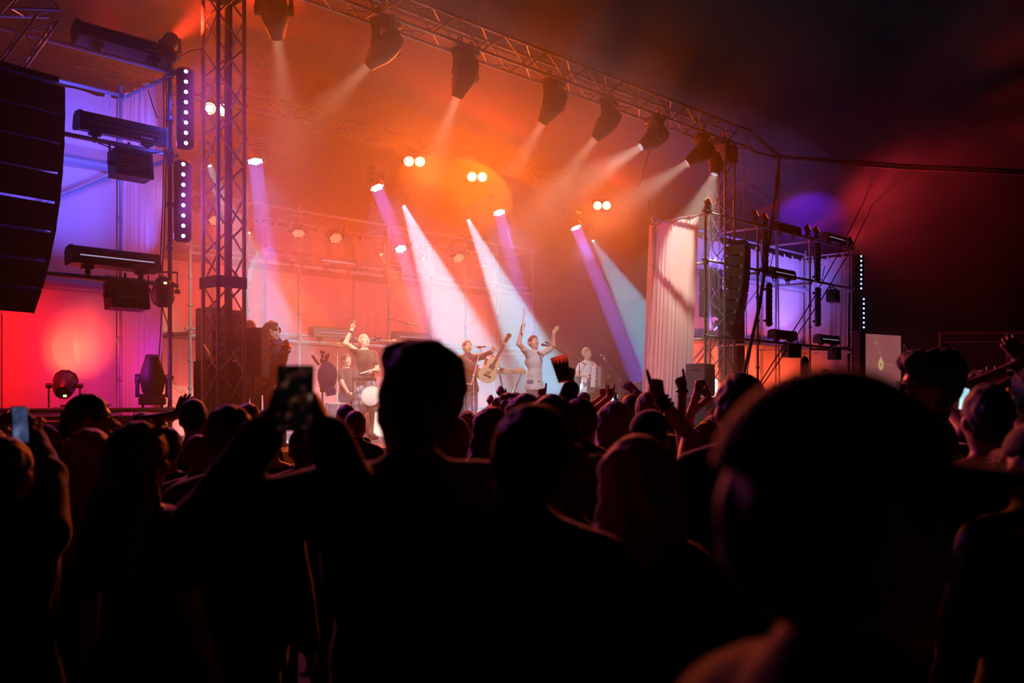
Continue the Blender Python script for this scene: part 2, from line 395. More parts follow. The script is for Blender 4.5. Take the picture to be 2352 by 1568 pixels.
# thicker clouds of smoke drifting through the beams
m, N, L = nt('smoke'); N.remove(N['Principled BSDF'])
tc = N.new('ShaderNodeTexCoord'); nz = N.new('ShaderNodeTexNoise'); nz.inputs['Scale'].default_value = 1.7; nz.inputs['Detail'].default_value = 4; nz.inputs['Distortion'].default_value = .6
gm = N.new('ShaderNodeNewGeometry'); L.new(gm.outputs['Position'], nz.inputs['Vector'])
ln_ = N.new('ShaderNodeVectorMath'); ln_.operation = 'LENGTH'; L.new(tc.outputs['Object'], ln_.inputs[0])
fa = N.new('ShaderNodeMapRange'); fa.inputs[1].default_value = 1.0; fa.inputs[2].default_value = .35; fa.inputs[3].default_value = 0; fa.inputs[4].default_value = 1; L.new(ln_.outputs['Value'], fa.inputs[0])
nr = N.new('ShaderNodeMapRange'); nr.inputs[1].default_value = .46; nr.inputs[2].default_value = .61; nr.inputs[3].default_value = 0; nr.inputs[4].default_value = .085; L.new(nz.outputs['Fac'], nr.inputs[0])
mu = N.new('ShaderNodeMath'); mu.operation = 'MULTIPLY'; L.new(fa.outputs[0], mu.inputs[0]); L.new(nr.outputs[0], mu.inputs[1])
sv = N.new('ShaderNodeVolumeScatter'); sv.inputs['Anisotropy'].default_value = .3; L.new(mu.outputs[0], sv.inputs['Density']); L.new(sv.outputs[0], N['Material Output'].inputs['Volume'])
for px, py, v, r, lab in ((632, 690, 3.55, (.5, .5, 1.0), 'bright smoke cloud in the violet beam above the fiddler'), (1040, 450, 3.9, (1.5, .9, .8), 'amber smoke cloud drifting under the middle blinders'), (1290, 540, 3.6, (1.5, .9, .9), 'amber smoke cloud under the right blinder pair')):
    o = MB().ball((0, 0, 0), 1, 20, 12).build('smoke_cloud', 'smoke', None, True, Matrix.LocRotScale(onv(px, py, v), ROTU.to_quaternion(), Vector(r))); tag(o, lab, None, None, 'stuff')

# ================================================================== lighting fixtures
def hang_frame(pivot, aim):                                # pan frame: local x = tilt axis
    a = Vector(aim); h = Vector((a.x, a.y, 0)); h = h.normalized() if h.length > .02 else V.copy()
    x = h.cross(Z).normalized(); return Matrix((( x.x, h.x, 0, pivot.x), (x.y, h.y, 0, pivot.y), (0, 0, 1, pivot.z), (0, 0, 0, 1)))
HEADM = {}
def moving_head(label, pivot, aim, col, power, spread, group=None, k=1.0, up=False, lens_m='glow_line', lit=True, hook=.30):
    T = hang_frame(Vector(pivot), aim)
    t = thing('moving_head', label, 'stage light', T, group)
    if 'h' not in HEADM:
        HEADM['h'] = MB().lathe([(.03, .25), (.11, .24), (.145, .19), (.165, .10), (.172, .0), (.165, -.10), (.135, -.2), (.105, -.28), (.092, -.33), (.088, -.345), (.075, -.345), (.072, -.33)], 20).mesh('head', 'black_plastic')
        y = MB()
        for s in (-1, 1):
            y.cbox((s*.205, 0, .11), (.045, .13, .30), .012); y.lathe([(.07, -.03), (.07, .03)], 12, Matrix.Translation((s*.205, 0, 0)) @ Matrix.Rotation(PI/2, 4, 'Y'))
        y.cbox((0, 0, .245), (.455, .16, .05), .012)
        HEADM['y'] = y.mesh('yoke', 'black_plastic')
        b = MB().cbox((0, 0, .325), (.36, .27, .11), .02); b.box((0, .137, .325), (.16, .004, .06))
        for s in (-1, 1): b.tube([(s*.13, 0, .38), (s*.13, 0, .44)], .02, 8)
        HEADM['b'] = b.mesh('base', 'black_plastic')
        c = MB()
        for s in (-1, 1): c.lathe([(.034, -.025), (.042, -.02), (.042, .02), (.034, .025)], 12, Matrix.Translation((s*.13, 0, .47)) @ Matrix.Rotation(PI/2, 4, 'Y'), False)
        HEADM['c'] = c.mesh('clamp', 'aluminium')
        HEADM['l'] = MB().lathe([(.001, -.012), (.05, -.008), (.073, 0)], 20, None, False).mesh('lens', lens_m)
    sc = Matrix.Scale(k, 4); fl = Matrix.Rotation(PI, 4, 'Y') if up else Matrix.Identity(4)
    for n, key in (('yoke', 'y'), ('base', 'b')) + ((('clamp', 'c'),) if not up else ()): put(n, HEADM[key], t, fl @ sc)
    R = T.inverted() @ frame(Vector(pivot), aim)
    R.translation = (0, 0, 0)
    h = put('head', HEADM['h'], t, R @ sc)
    le = put('lens', HEADM['l'] if lit else HEADM['l'].copy(), h, Matrix.Translation((0, 0, -.333)))
    if not lit: le.data.materials[0] = MAT['glass_dark']
    le['label'] = 'round glowing front lens' if lit else 'round unlit front lens'
    if lit: lamp('A', Vector(pivot)+Vector(aim).normalized()*(.352*k), aim, col, power, .13*k, spread, name='head_light')
    return t
HX = []
def hexcells():
    if not HX:
        HX.append((0, 0)); 
        for k in range(6): a = k*PI/3; HX.append((math.cos(a), math.sin(a)))
        for k in range(6):
            a = k*PI/3; HX.append((2*math.cos(a), 2*math.sin(a))); a += PI/6; HX.append((1.732*math.cos(a), 1.732*math.sin(a)))
    return HX
WM = {}
def wash_light(label, pivot, aim, col, power, spread, lens='glow_wash', group=None, k=1.0, n=19, name='wash_light', up=False, size=.24):
    T = hang_frame(Vector(pivot), aim); t = thing(name, label, 'stage light', T, group)
    if not WM:
        WM['h'] = MB().lathe([(.04, .13), (.10, .12), (.135, .07), (.15, .0), (.155, -.07), (.15, -.085), (.142, -.085), (.14, -.075)], 20).mesh('head', 'black_plastic')
        y = MB()
        for s in (-1, 1): y.cbox((s*.19, 0, .10), (.04, .11, .26), .01); y.lathe([(.05, -.025), (.05, .025)], 10, Matrix.Translation((s*.18, 0, 0)) @ Matrix.Rotation(PI/2, 4, 'Y'))
        y.cbox((0, 0, .22), (.42, .13, .04), .01)
        WM['y'] = y.mesh('yoke', 'black_plastic'); WM['b'] = MB().cbox((0, 0, .28), (.3, .22, .09), .015).mesh('base', 'black_plastic')
    if lens not in WM: WM[lens] = MB().lathe([(.0005, -.010), (.016, -.008), (.027, 0)], 6, None, False).mesh('lens', lens)
    fl = Matrix.Rotation(PI, 4, 'Y') if up else Matrix.Identity(4); sc = Matrix.Scale(k, 4)
    put('yoke', WM['y'], t, fl @ sc); put('base', WM['b'], t, fl @ sc)
    R = T.inverted() @ frame(Vector(pivot), aim); R.translation = (0, 0, 0)
    h = put('head', WM['h'], t, R @ sc)
    cells = hexcells()[:n]; f = .0565 if n > 7 else .085
    for x, y in cells: put('lens', WM[lens], h, Matrix.Translation((x*f, y*f, -.079)) @ Matrix.Scale(1 if n > 7 else 1.35, 4))
    if power: lamp('A', Vector(pivot)+Vector(aim).normalized()*(.10*k), aim, col, power, size*k, spread, name=name+'_'+lens+'_light')
    return t
def par_can(label, pivot, aim, name='par_light', legs=.25, lens='glass_dark', group=None, up=True):
    T = hang_frame(Vector(pivot), aim); t = thing(name, label, 'stage light', T, group)
    R = T.inverted() @ frame(Vector(pivot), aim); R.translation = (0, 0, 0)
    b = MB().lathe([(.03, .20), (.075, .19), (.10, .14), (.115, .05), (.125, .0), (.128, -.12), (.135, -.125), (.135, -.15), (.12, -.15), (.118, -.13)], 10)
    h = b.build('body', 'black_metal', t, True, R)
    MB().lathe([(.001, 0), (.118, .004)], 18, None, False).build('lens', lens, h, M=Matrix.Translation((0, 0, -.13)))
    MB().box((0, .0, .198), (.07, .05, .012)).build('display', 'glow_amber', h, False, Matrix.Scale(.5, 4) @ Matrix.Translation((.05, -.06, .205)))
    d = -1 if up else 1
    for s in (-1, 1):
        MB().box((s*.16, 0, d*legs/2), (.014, .035, legs)).build('bracket_arm', 'black_metal', t, False)
        MB().lathe([(.028, -.03), (.028, .03)], 8, Matrix.Translation((s*.16, 0, 0)) @ Matrix.Rotation(PI/2, 4, 'Y')).build('knob', 'black_plastic', t)
    MB().box((0, 0, d*legs), (.335, .05, .014)).build('bracket_foot', 'black_metal', t, False)
    return t
def batten(label, c, yaw=0, tilt=0, line=False, group=None, k=1.0):
    M = Matrix.Translation(c) @ ROTU @ Matrix.Rotation(yaw, 4, 'Z') @ Matrix.Rotation(tilt, 4, 'X') @ Matrix.Scale(k, 4)
    t = thing('light_batten', label, 'stage light', M, group)
    prof = [(-.10, -.09), (.08, -.09), (.10, -.06), (.09, .06), (.05, .10), (-.05, .11), (-.09, .06)]
    RX = Matrix(((0, 0, 1, 0), (1, 0, 0, 0), (0, 1, 0, 0), (0, 0, 0, 1)))
    MB().prism(prof, .94, RX).build('housing', 'black_plastic', t, True)
    for s in (-1, 1): MB().prism([(x*1.06, z*1.06) for x, z in prof], .035, Matrix.Translation((s*.487, 0, 0)) @ RX).build('end_cap', 'black_plastic', t, True)
    MB().box((0, -.098, .0), (.86, .012, .07)).build('tube_recess', 'glass_dark', t, False)
    MB().box((0, -.106, .0), (.84, .006, .012)).build('tube', 'glow_line' if line else 'reflector', t, False)
    for s in (-1, 1):
        x = MB().cbox((s*.3, 0, -.11), (.12, .1, .04), .01); x.lathe([(.03, -.02), (.04, -.015), (.04, .015), (.03, .02)], 10, Matrix.Translation((s*.3, 0, -.16)) @ Matrix.Rotation(PI/2, 4, 'Y'), False)
        x.build('clamp', 'black_metal', t)
    MB().box((.25, -.104, -.05), (.14, .004, .012)).build('plate', 'ribbon', t, False)
    return t
def strobe(label, c, yaw=0, tilt=0, group=None, k=1.0, lit=False):
    M = Matrix.Translation(c) @ ROTU @ Matrix.Rotation(yaw, 4, 'Z') @ Matrix.Rotation(tilt, 4, 'X') @ Matrix.Scale(k, 4)
    t = thing('strobe_light', label, 'stage light', M, group)
    h = MB()
    for s in (-1, 1): h.box((0, 0, s*.135), (.42, .2, .02)); h.box((s*.20, 0, 0), (.02, .2, .26))
    h.box((0, .095, 0), (.42, .02, .29)); h.build('housing', 'black_metal', t, False)
    MB().grid(lambda a, b: Vector((-.19+.38*a, -.03+.115*math.sin(PI*b), -.12+.24*b)), 1, 10).build('reflector', 'reflector', t)
    MB().tube([(-.17, .0, 0), (.17, .0, 0)], .012, 8).build('tube', 'ribbon', t)
    f = MB()
    for s in (-1, 1): f.box((0, -.105, s*.135), (.44, .012, .035)); f.box((s*.205, -.105, 0), (.03, .012, .27))
    f.build('bezel', 'black_metal', t, False)
    y = MB()
    for s in (-1, 1): y.box((s*.228, 0, .09), (.012, .035, .24)); y.lathe([(.03, -.02), (.03, .02)], 8, Matrix.Translation((s*.235, 0, 0)) @ Matrix.Rotation(PI/2, 4, 'Y'))
    y.box((0, 0, .21), (.47, .035, .012)); y.tube([(0, 0, .21), (0, 0, .27)], .015, 8)
    y.build('yoke', 'black_metal', t)
    return t
def led_strip(label, p, yaw, lit=True, h=.95, group=None, n=8):
    M = Matrix.Translation(p) @ ROTU @ Matrix.Rotation(yaw, 4, 'Z')
    t = thing('led_strip', label, 'stage light', M, group)
    MB().cbox((0, 0, 0), (.19, .13, h), .03).build('housing', 'black_plastic', t)
    MB().box((0, -.066, 0), (.07, .01, h-.08)).build('lens_channel', 'glass_dark', t, False)
    le = MB().lathe([(.001, -.012), (.018, -.008), (.024, 0)], 8, Matrix.Rotation(-PI/2, 4, 'X'), False).mesh('lens', 'glow_blue' if lit else 'glass_dark') if ('s', lit) not in WM else WM[('s', lit)]
    WM[('s', lit)] = le
    for k in range(n): put('lens', le, t, Matrix.Translation((0, -.073, -h/2+h*(k+.5)/n)))
    for s in (-1, 1): MB().cbox((0, .085, s*h*.36), (.08, .06, .05), .008).build('bracket', 'black_metal', t)
    return t
def blinder(label, p, aim, col, power, group):
    t = thing('blinder_light', label, 'stage light', frame(p, aim), group)
    MB().cbox((0, 0, .07), (.46, .24, .13), .02).build('housing', 'black_metal', t)
    y = MB()
    for s in (-1, 1): y.box((s*.245, .06, .07), (.014, .24, .04))
    y.box((0, .18, .07), (.5, .014, .04)); y.build('yoke', 'black_metal', t, False)
    for s in (-1, 1):
        MB().lathe([(.10, .0), (.108, -.01), (.10, -.012), (.05, .04)], 16, Matrix.Translation((s*.11, 0, 0)), False).build('reflector', 'reflector', t)
        MB().lathe([(.001, -.012), (.05, -.006), (.075, .01)], 16, Matrix.Translation((s*.11, 0, 0)), False).build('bulb', 'glow_warm', t)
    lamp('S', Vector(p)+Vector(aim).normalized()*.06, (CAM+Vector((2.5, 0, -1.6)))-Vector(p), col, power*1.75, .12, 80, 1.0, name='blinder_amber_light')
    lamp('S', Vector(p)+Vector(aim).normalized()*.06, -V*.8+Z*-.2, (1, .04, .003), power*.33, .12, 172, .3, name='blinder_red_fill')  # added wide red fill for the haze; the bulbs themselves burn amber
    return t

# ------------------------------------------------------------------ front truss: eight moving heads
def dirpx(p, px, py, v):                                   # from a point toward where a sight line meets plane v
    return (onv(px, py, v)-Vector(p)).normalized()
WARMW = (1.0, .62, .40)
FH = [  # pivot px, lens px, lens py, v of the aim plane
    (630, 634, 60, .35, 22), (886, 872, 124, 1.2, 22), (1069, 1056, 206, 1.2, 22), (1272, 1259, 261, 1.2, 22), (1396, 1381, 300, 1.3, 22),
    (1505, 1468, 340, 2.4, 20), (1612, 1586, 370, 2.4, 20), (1652, 1641, 400, .15, 20)]
for i, (px, lx, ly, va, sp) in enumerate(FH):
    u = uv(onv(px, 500, .18))[0]
    piv = S(u, .18, ZT-.36)
    r = ray(lx, ly)
    # the lens sits on its sight line, .34 m from the pivot: solve for the depth that fits best
    dp = onv(lx, ly, .18+(.16 if 4 < i < 7 else .11 if i < 5 else 0))                                   # swing in the plane of the truss first, then back toward the stage
    q = dp-piv; L0 = q.length; aim = q.normalized()
    if i == 7: aim = (onu(1560, 640, 10.4)-piv).normalized()
    lab = ('at the left end of the front truss, cut by the frame', 'second from the left tower on the front truss', 'third from the left tower on the front truss', 'fourth from the left tower on the front truss, pointing down',
           'fifth from the left tower on the front truss, tilted a little', 'sixth on the front truss, bent sharply toward the stage', 'seventh on the front truss, bent beside the right tower', 'last on the front truss, hanging in front of the right tower')[i]
    moving_head('black moving head light '+lab, piv, aim, WARMW if i < 5 else (1, .74, .6), (24 if i < 5 else 30 if i < 7 else 110), 32 if i < 7 else 46, 'moving heads on the front truss', 1.05)
# ------------------------------------------------------------------ upstage truss: amber blinders
AMB = (1.0, .145, .004)
for i, (px, py, pw) in enumerate(((497, 251, 850), (952, 371, 700), (1096, 406, 1300), (1383, 472, 650))):
    p = onv(px, py, 4.35)
    lab = ('seen through the left truss tower', 'leftmost in the open haze', 'in the middle of the haze', 'nearest the pale wing drape')[i]
    aim = (CAM+Vector((2.0 if i == 0 else 1, 0, -3.0))-p).normalized()
    blinder('amber pair of blinder bulbs on the upstage truss, '+lab, p, aim, AMB, pw, 'amber blinders on the upstage truss')
# ------------------------------------------------------------------ washes, spots
VIO = (.20, .17, 1.0)
for i, (px, py, tx, ty, tv) in enumerate(((585, 361, 640, 800, 3.4), (863, 423, 985, 740, 3.0), (1145, 481, 1225, 800, 3.0), (1320, 516, 1440, 800, 3.0))):
    p = onv(px, py, 4.3)
    lab = ('beside the left tower', 'left of the bright cyan beams', 'right above the singer with raised arms', 'furthest right of its row')[i]
    wash_light('honeycomb wash light with a violet beam, '+lab, p, onv(tx, ty, tv)-p, VIO, 560, 5, 'glow_wash', 'violet wash lights', 1.0)
    lamp('S', p+(onv(tx, ty, tv)-p).normalized()*.12, onv(tx, ty, tv)-p, (.45, .36, .9), 520, .1, 90, 1.0, name='wash_fill_light')  # added wide fill beside each wash beam, for lavender haze low on stage
CYA = (.14, .72, 1.0)
SPM = []
def spot_light(label, p, aim, col, power, spread, k=1.0, lens='glow_spot', group=None, size=.09):
    T = hang_frame(Vector(p), aim); t = thing('spot_light', label, 'stage light', T, group)
    if not SPM:
        SPM.append(MB().lathe([(.02, .24), (.09, .22), (.115, .1), (.11, -.05), (.085, -.16), (.07, -.2), (.06, -.2)], 16).mesh('head', 'black_plastic'))
        y = MB()
        for s in (-1, 1): y.cbox((s*.14, 0, .1), (.03, .09, .24), .008)
        y.cbox((0, 0, .21), (.31, .1, .03), .008); y.cbox((0, 0, .26), (.24, .18, .07), .012); SPM.append(y.mesh('yoke', 'black_plastic'))
    put('yoke', SPM[1], t, Matrix.Scale(k, 4))
    R = T.inverted() @ frame(Vector(p), aim); R.translation = (0, 0, 0)
    h = put('head', SPM[0], t, R @ Matrix.Scale(k, 4))
    MB().lathe([(.001, -.01), (.058, 0)], 14, None, False).build('lens', lens, h, M=Matrix.Translation((0, 0, -.195)))
    lamp('A', Vector(p)+Vector(aim).normalized()*.21*k, aim, col, power, size*k, spread, name='spot_'+lens+'_light')
    return t
for i, (px, py, tx, ty, tv, pw, sp) in enumerate(((475, 362, 600, 700, 3.4, 560, 17), (921, 458, 1050, 760, 3.2, 720, 21), (1069, 491, 1195, 760, 3.2, 720, 17), (1355, 541, 1475, 740, 3.2, 740, 19))):
    p = onv(px, py, 4.9)
    lab = ('half hidden by the left truss tower', 'brightest, above the guitarist', 'between the two singers', 'aimed at the pale wing drape')[i]
    spot_light('small spot light throwing a pale cyan cone, '+lab, p, onv(tx, ty, tv)-p, CYA, pw, sp, .9, 'glow_spot', 'cyan spot lights')
for i, (px, py, tx, ty, tv) in enumerate(((567, 527, 650, 650, 4.0), (870, 577, 945, 690, 4.0), (970, 590, 1010, 660, 4.0), (1108, 605, 1150, 680, 4.0))):
    p = onv(px, py, 5.6)
    lab = ('left end, beside the tower', 'between two scaffold poles', 'inside the brightest cyan cone', 'inside the second cyan cone')[i]
    spot_light('tiny amber pin spot on the back scaffold, '+lab, p, onv(tx, ty, tv)-p, (1, .45, .15), 11, 16, .7, 'glow_amber', 'amber pin spots')
REDC = (1.0, .10, .03)
for i, (px, py, tx, ty, tv, pw) in enumerate(((495, 500, 520, 760, 4.2, 90), (685, 529, 700, 800, 4.5, 40), (770, 542, 835, 790, 3.6, 140), (919, 566, 985, 800, 4.0, 60), (1052, 588, 1135, 820, 3.6, 120))):
    p = onv(px, py, 5.55)
    lab = ('seen through the left truss tower', 'on top of the scaffold pole left of the singer', 'with a beam falling behind the singer', 'pale, inside the violet beam', 'furthest right, above the guitarist')[i]
    wash_light('round honeycomb wash light glowing red, '+lab, p, onv(tx, ty, tv)-p, REDC if i != 3 else (1, .6, .7), pw, 9, 'glow_redsoft' if i != 3 else 'glow_wash', 'red wash lights', .92)
    q = onv(tx, ty, tv)-p
    lamp('S', p+q.normalized()*.12, (CAM+Vector((0, 3, -1.2)))-p, (1, .085, .02), 1000, .12, 44, 1.0, name='audience_red_light')  # added second, wide red spot at each wash, to rim the crowd
# ------------------------------------------------------------------ red pars on top of the scaffolds
for i, (px, py, v, pw) in enumerate(((391, 95, .1, 170), (1627, 465, .1, 3), (1735, 493, .1, 7), (1757, 499, .1, 3), (1855, 525, .1, 8), (1875, 529, .1, 3), (1953, 552, .1, 6))):
    p = onv(px, py, v)
    if i == 0: aim = at(640, -120, 15.5)-p
    else: aim = Vector((.9, -.35, .42))
    lab = ('alone on top of the left scaffold', 'half hidden by the right tower', 'left of the first pair on the right scaffold', 'right of the first pair on the right scaffold',
           'left of the second pair on the right scaffold', 'right of the second pair on the right scaffold', 'alone at the far end of the right scaffold')[i]
    wash_light('small red seven-lens par light, '+lab, p, aim, (1, .035, .012), pw, 26, 'glow_red', 'red par lights', .62, 7, 'par_light', True, .2)
# ------------------------------------------------------------------ left scaffold fixtures
BLUE = (.10, .095, 1.0)
b1 = onv(280, 298, 0); b2 = onv(262, 598, 0)
batten('long black light batten clamped on the upper left scaffold tube', b1, 0, .12)
batten('long black light batten with a thin lit line on the lower left scaffold tube', b2, 0, -.1, True)
batten('long black light batten lying on top of the left scaffold', onv(286, 104, .1), 0, -.3, k=1.1)
strobe('black strobe light with a bare reflector under the upper left batten', onv(299, 381, 0), 0, -.12)
strobe('dark strobe light hanging under the lower left batten', onv(290, 681, 0), 0, -.12)
par_can('small dark par light clamped beside the left corner pole', onv(374, 668, .1), V*.8+U*.4+Z*-.5, legs=.22, up=False)
pp = onv(148, 893, .45); pp.z = LV[0]+.27
par_can('black par light on the left scaffold deck aimed at the red drape', pp, onv(172, 800, 1.3)-pp)
mh = onv(350, 890, .14); mh.z = LV[0]+.36
moving_head('black moving head standing on the left scaffold deck', mh, Vector((.06, -.25, 1)), REDC, 0, 10, None, .8, True, lit=False)
led_strip('upper vertical light strip with a column of violet lamps on the left corner pole', onv(425, 250, -.05), -.35)
led_strip('lower vertical light strip with a column of violet lamps on the left corner pole', onv(419, 462, -.05), -.35)
lamp('A', b1+V*.16+Z*.05, V*.75+Z*.25-U*.1, BLUE, 15, .9, 150, sy=.08, name='left_blue_a')  # added unseen blue lights behind both battens, turned to the drape
lamp('A', b2+V*.16+Z*.12, V*.7+Z*.85, BLUE, 16, .9, 100, sy=.08, name='left_blue_b')
lamp('A', S(UL+.25, .1, 4.2), V*.7-U*.4, (.35, .2, 1), 5, .3, 150, name='left_side_blue')
lamp('A', pp+(onv(172, 800, 1.3)-pp).normalized()*.16, onv(172, 800, 1.3)-pp, (1, .08, .02), 6, .16, 50, name='left_par')
lamp('A', S(-2.0, .15, 3.0), V*.55+Z*-.55, (1, .006, .012), 28, .7, 130, sy=.1, name='left_red')
lamp('A', S(UL-.6, .1, 2.2), U*.6+V*.6, (.7, .03, .7), 4, .4, 140, sy=.3, name='left_side_mag')
lamp('A', S(UL, -.12, 4.9), -U*.9-V*.25+Z*.15, BLUE, 8, .1, 160, sy=.8, name='left_tube_fill')  # added blue fill facing left, for the scaffold tubes and line array
for px, py in ((425, 250), (419, 462)): lamp('A', onv(px, py, -.16), -V-U*.12-Z*.5, (.55, .08, .8), 12, .08, 60, sy=.9, name='strip_audience_light')
# ------------------------------------------------------------------ right scaffold fixtures
for px, y0, y1, lit, yaw, lab in ((1757, 527, 632, False, .5, 'upper dark light strip on the second pole of the right scaffold'), (1766, 650, 750, False, .5, 'lower dark light strip on the second pole of the right scaffold'),
        (1877, 558, 648, False, .5, 'upper dark light strip on the third pole of the right scaffold'), (1878, 660, 750, False, .5, 'lower dark light strip on the third pole of the right scaffold'),
        (1975, 584, 668, True, -.7, 'upper light strip with eight blue-white lamps at the far end of the right scaffold'), (1981, 682, 768, True, -.7, 'lower light strip with eight blue-white lamps at the far end of the right scaffold')):
    a, b = onv(px, y0, -.06), onv(px, y1, -.06); led_strip(lab, (a+b)/2, yaw, lit, a.z-b.z)
for px, py, v, lab, ln in ((1807, 527, .1, 'black light batten on top of the right scaffold, over its middle bay', False), (1915, 549, .1, 'black light batten on top of the right scaffold, over its far bay', True),
        (1794, 629, .02, 'black light batten on the middle tube of the right scaffold', True), (1798, 770, .02, 'light batten on the lower tube of the right scaffold, middle bay', False), (1899, 780, .02, 'light batten on the lower tube of the right scaffold, far bay', True)):
    batten(lab, onv(px, py, v), 0, 0, ln, k=1.0)
for px, py, lab in ((1913, 680, 'strobe light under the middle tube in the far bay of the right scaffold'), (1817, 806, 'strobe light under the lower tube in the middle bay of the right scaffold'), (1916, 812, 'strobe light under the lower tube in the far bay of the right scaffold')):
    strobe(lab, onv(px, py, .0), .2 if px > 1900 else -.2)
for k in range(3):
    a, b = right_us[k], right_us[k+1]; mid = (a+b)/2
    lamp('A', S(mid, .2, 4.75), V*.7+Z*.35, (.22, .15, 1), 24, 1.0, 150, sy=.08, name='right_blue_a')
    lamp('A', S(mid, .2, 3.35), V*.7+Z*.7, (.26, .16, 1), 27, 1.0, 100, sy=.08, name='right_blue_b')
    lamp('A', S(mid, .2, 1.9), V*.8+Z*.15, (1, .09, .03), (120, 115, 50)[k], .5, 150, sy=.08, name='right_red')
# blue spill that climbs the tent roof behind the right scaffold
lamp('S', S(16.0, .6, 5.9), at(1850, 480, 27)-S(16.0, .6, 5.9), (.22, .02, 1.0), 2300, .1, 44, 1.0, name='roof_violet')
lamp('S', S(right_us[-1]+.35, .3, 6.0), Vector((.75, .2, .22)), (1, .035, .06), 620, .1, 165, 1.0, name='roof_red_fill_right')  # added unseen red fill for the dark canvas at right
lamp('S', S(-1.2, .4, 5.95), Vector((.2, -.3, 1)), (1, .02, .02), 120, .1, 150, 1.0, name='roof_red_fill_left')  # added unseen red fill for the canvas over the left scaffold
# ------------------------------------------------------------------ back scaffold: red floods on both decks
for k in range(len(back_us)-1):
    mid = (back_us[k]+back_us[k+1])/2
    lamp('A', S(mid, VB+.15, 3.4), V*.7+Z*.5, (1, .045, .006), 10, 1.0, 140, sy=.08, name='back_upper')
    lamp('A', S(mid, VB+.15, 1.4), V*.8+Z*.4, (1, .06, .04), 18, 1.0, 140, sy=.08, name='back_lower')
for px, py, v, ln, lab in ((640, 588, VB, False, 'light batten on the upper back scaffold deck near the left tower'), (722, 598, VB, False, 'dark light batten on the upper back scaffold deck, right of the pole'), (772, 603, VB, True, 'light batten with a lit line on the upper back scaffold deck behind the singer'),
        (762, 765, VB, True, 'light batten with a lit line on the lower back deck behind the drummer'), (945, 775, VB, True, 'light batten on the lower back deck behind the cymbals')):
    batten(lab, onv(px, py, v), 0, 0, ln)
strobe('strobe light on the upper back deck inside the violet beam', onv(900, 625, VB), 0)
# ================================================================== figures: one smooth surface from blended shapes
def _smin(a, b, k):
    h = np.clip(.5+.5*(b-a)/k, 0, 1); return b+(a-b)*h-k*h*(1-h)
def _field(p, G):
    if p[0] == 'c':
        a, b, r1, r2 = np.array(p[1], float), np.array(p[2], float), p[3], p[4]; ba = b-a
        l2 = max(float(ba@ba), 1e-12); t = np.clip(((G-a)@ba)/l2, 0, 1)
        return np.linalg.norm(G-a-t[..., None]*ba, axis=-1)-(r1+(r2-r1)*t)
    c, r, R = np.array(p[1], float), np.array(p[2], float), p[3]
    q = G-c
    if R is not None: q = q@np.array(R)                    # rows of q times R = R^T q
    k0 = np.linalg.norm(q/r, axis=-1); k1 = np.linalg.norm(q/(r*r), axis=-1)
    return k0*(k0-1)/np.maximum(k1, 1e-9)
def _ext(p):
    if p[0] == 'c':
        a, b = np.array(p[1], float), np.array(p[2], float); return np.minimum(a-p[3], b-p[4]), np.maximum(a+p[3], b+p[4])
    c, r = np.array(p[1], float), np.array(p[2], float)
    if p[3] is not None: r = np.sqrt(((np.array(p[3], float)*r[None, :])**2).sum(1))
    return c-r, c+r
def sdf_mesh(prims, vox, cuts=(), planes=()):
    """prims: ('c', a, b, ra, rb, k) tapered limb or ('e', centre, radii, R, k); cuts the same, carved out; planes (n, d): keep n.p < d"""
    lo = np.min([_ext(p)[0] for p in prims], 0)-2*vox; hi = np.max([_ext(p)[1] for p in prims], 0)+2*vox
    n = np.ceil((hi-lo)/vox).astype(int)+1
    ax = [lo[i]+vox*np.arange(n[i]) for i in range(3)]
    D = np.full(n, 1.0)
    def region(p, m):
        a, b = _ext(p); i0 = np.clip(np.floor((a-m-lo)/vox).astype(int), 0, n); i1 = np.clip(np.ceil((b+m-lo)/vox).astype(int)+1, 0, n)
        sl = tuple(slice(i0[i], i1[i]) for i in range(3))
        G = np.stack(np.meshgrid(*(ax[i][sl[i]] for i in range(3)), indexing='ij'), -1); return sl, G
    for p in prims:
        sl, G = region(p, 2*p[5 if p[0] == 'c' else 4]+3*vox)
        if G.size: D[sl] = _smin(D[sl], _field(p, G), p[5 if p[0] == 'c' else 4])
    for p in cuts:
        k = p[5 if p[0] == 'c' else 4]; sl, G = region(p, 2*k+3*vox)
        if G.size: D[sl] = -_smin(-D[sl], _field(p, G), k)
    if planes:
        G = np.stack(np.meshgrid(*ax, indexing='ij'), -1)
        for nn, dd in planes: D = -_smin(-D, -(G@np.array(nn, float)-dd), .008)
    return nets(D, lo, vox)
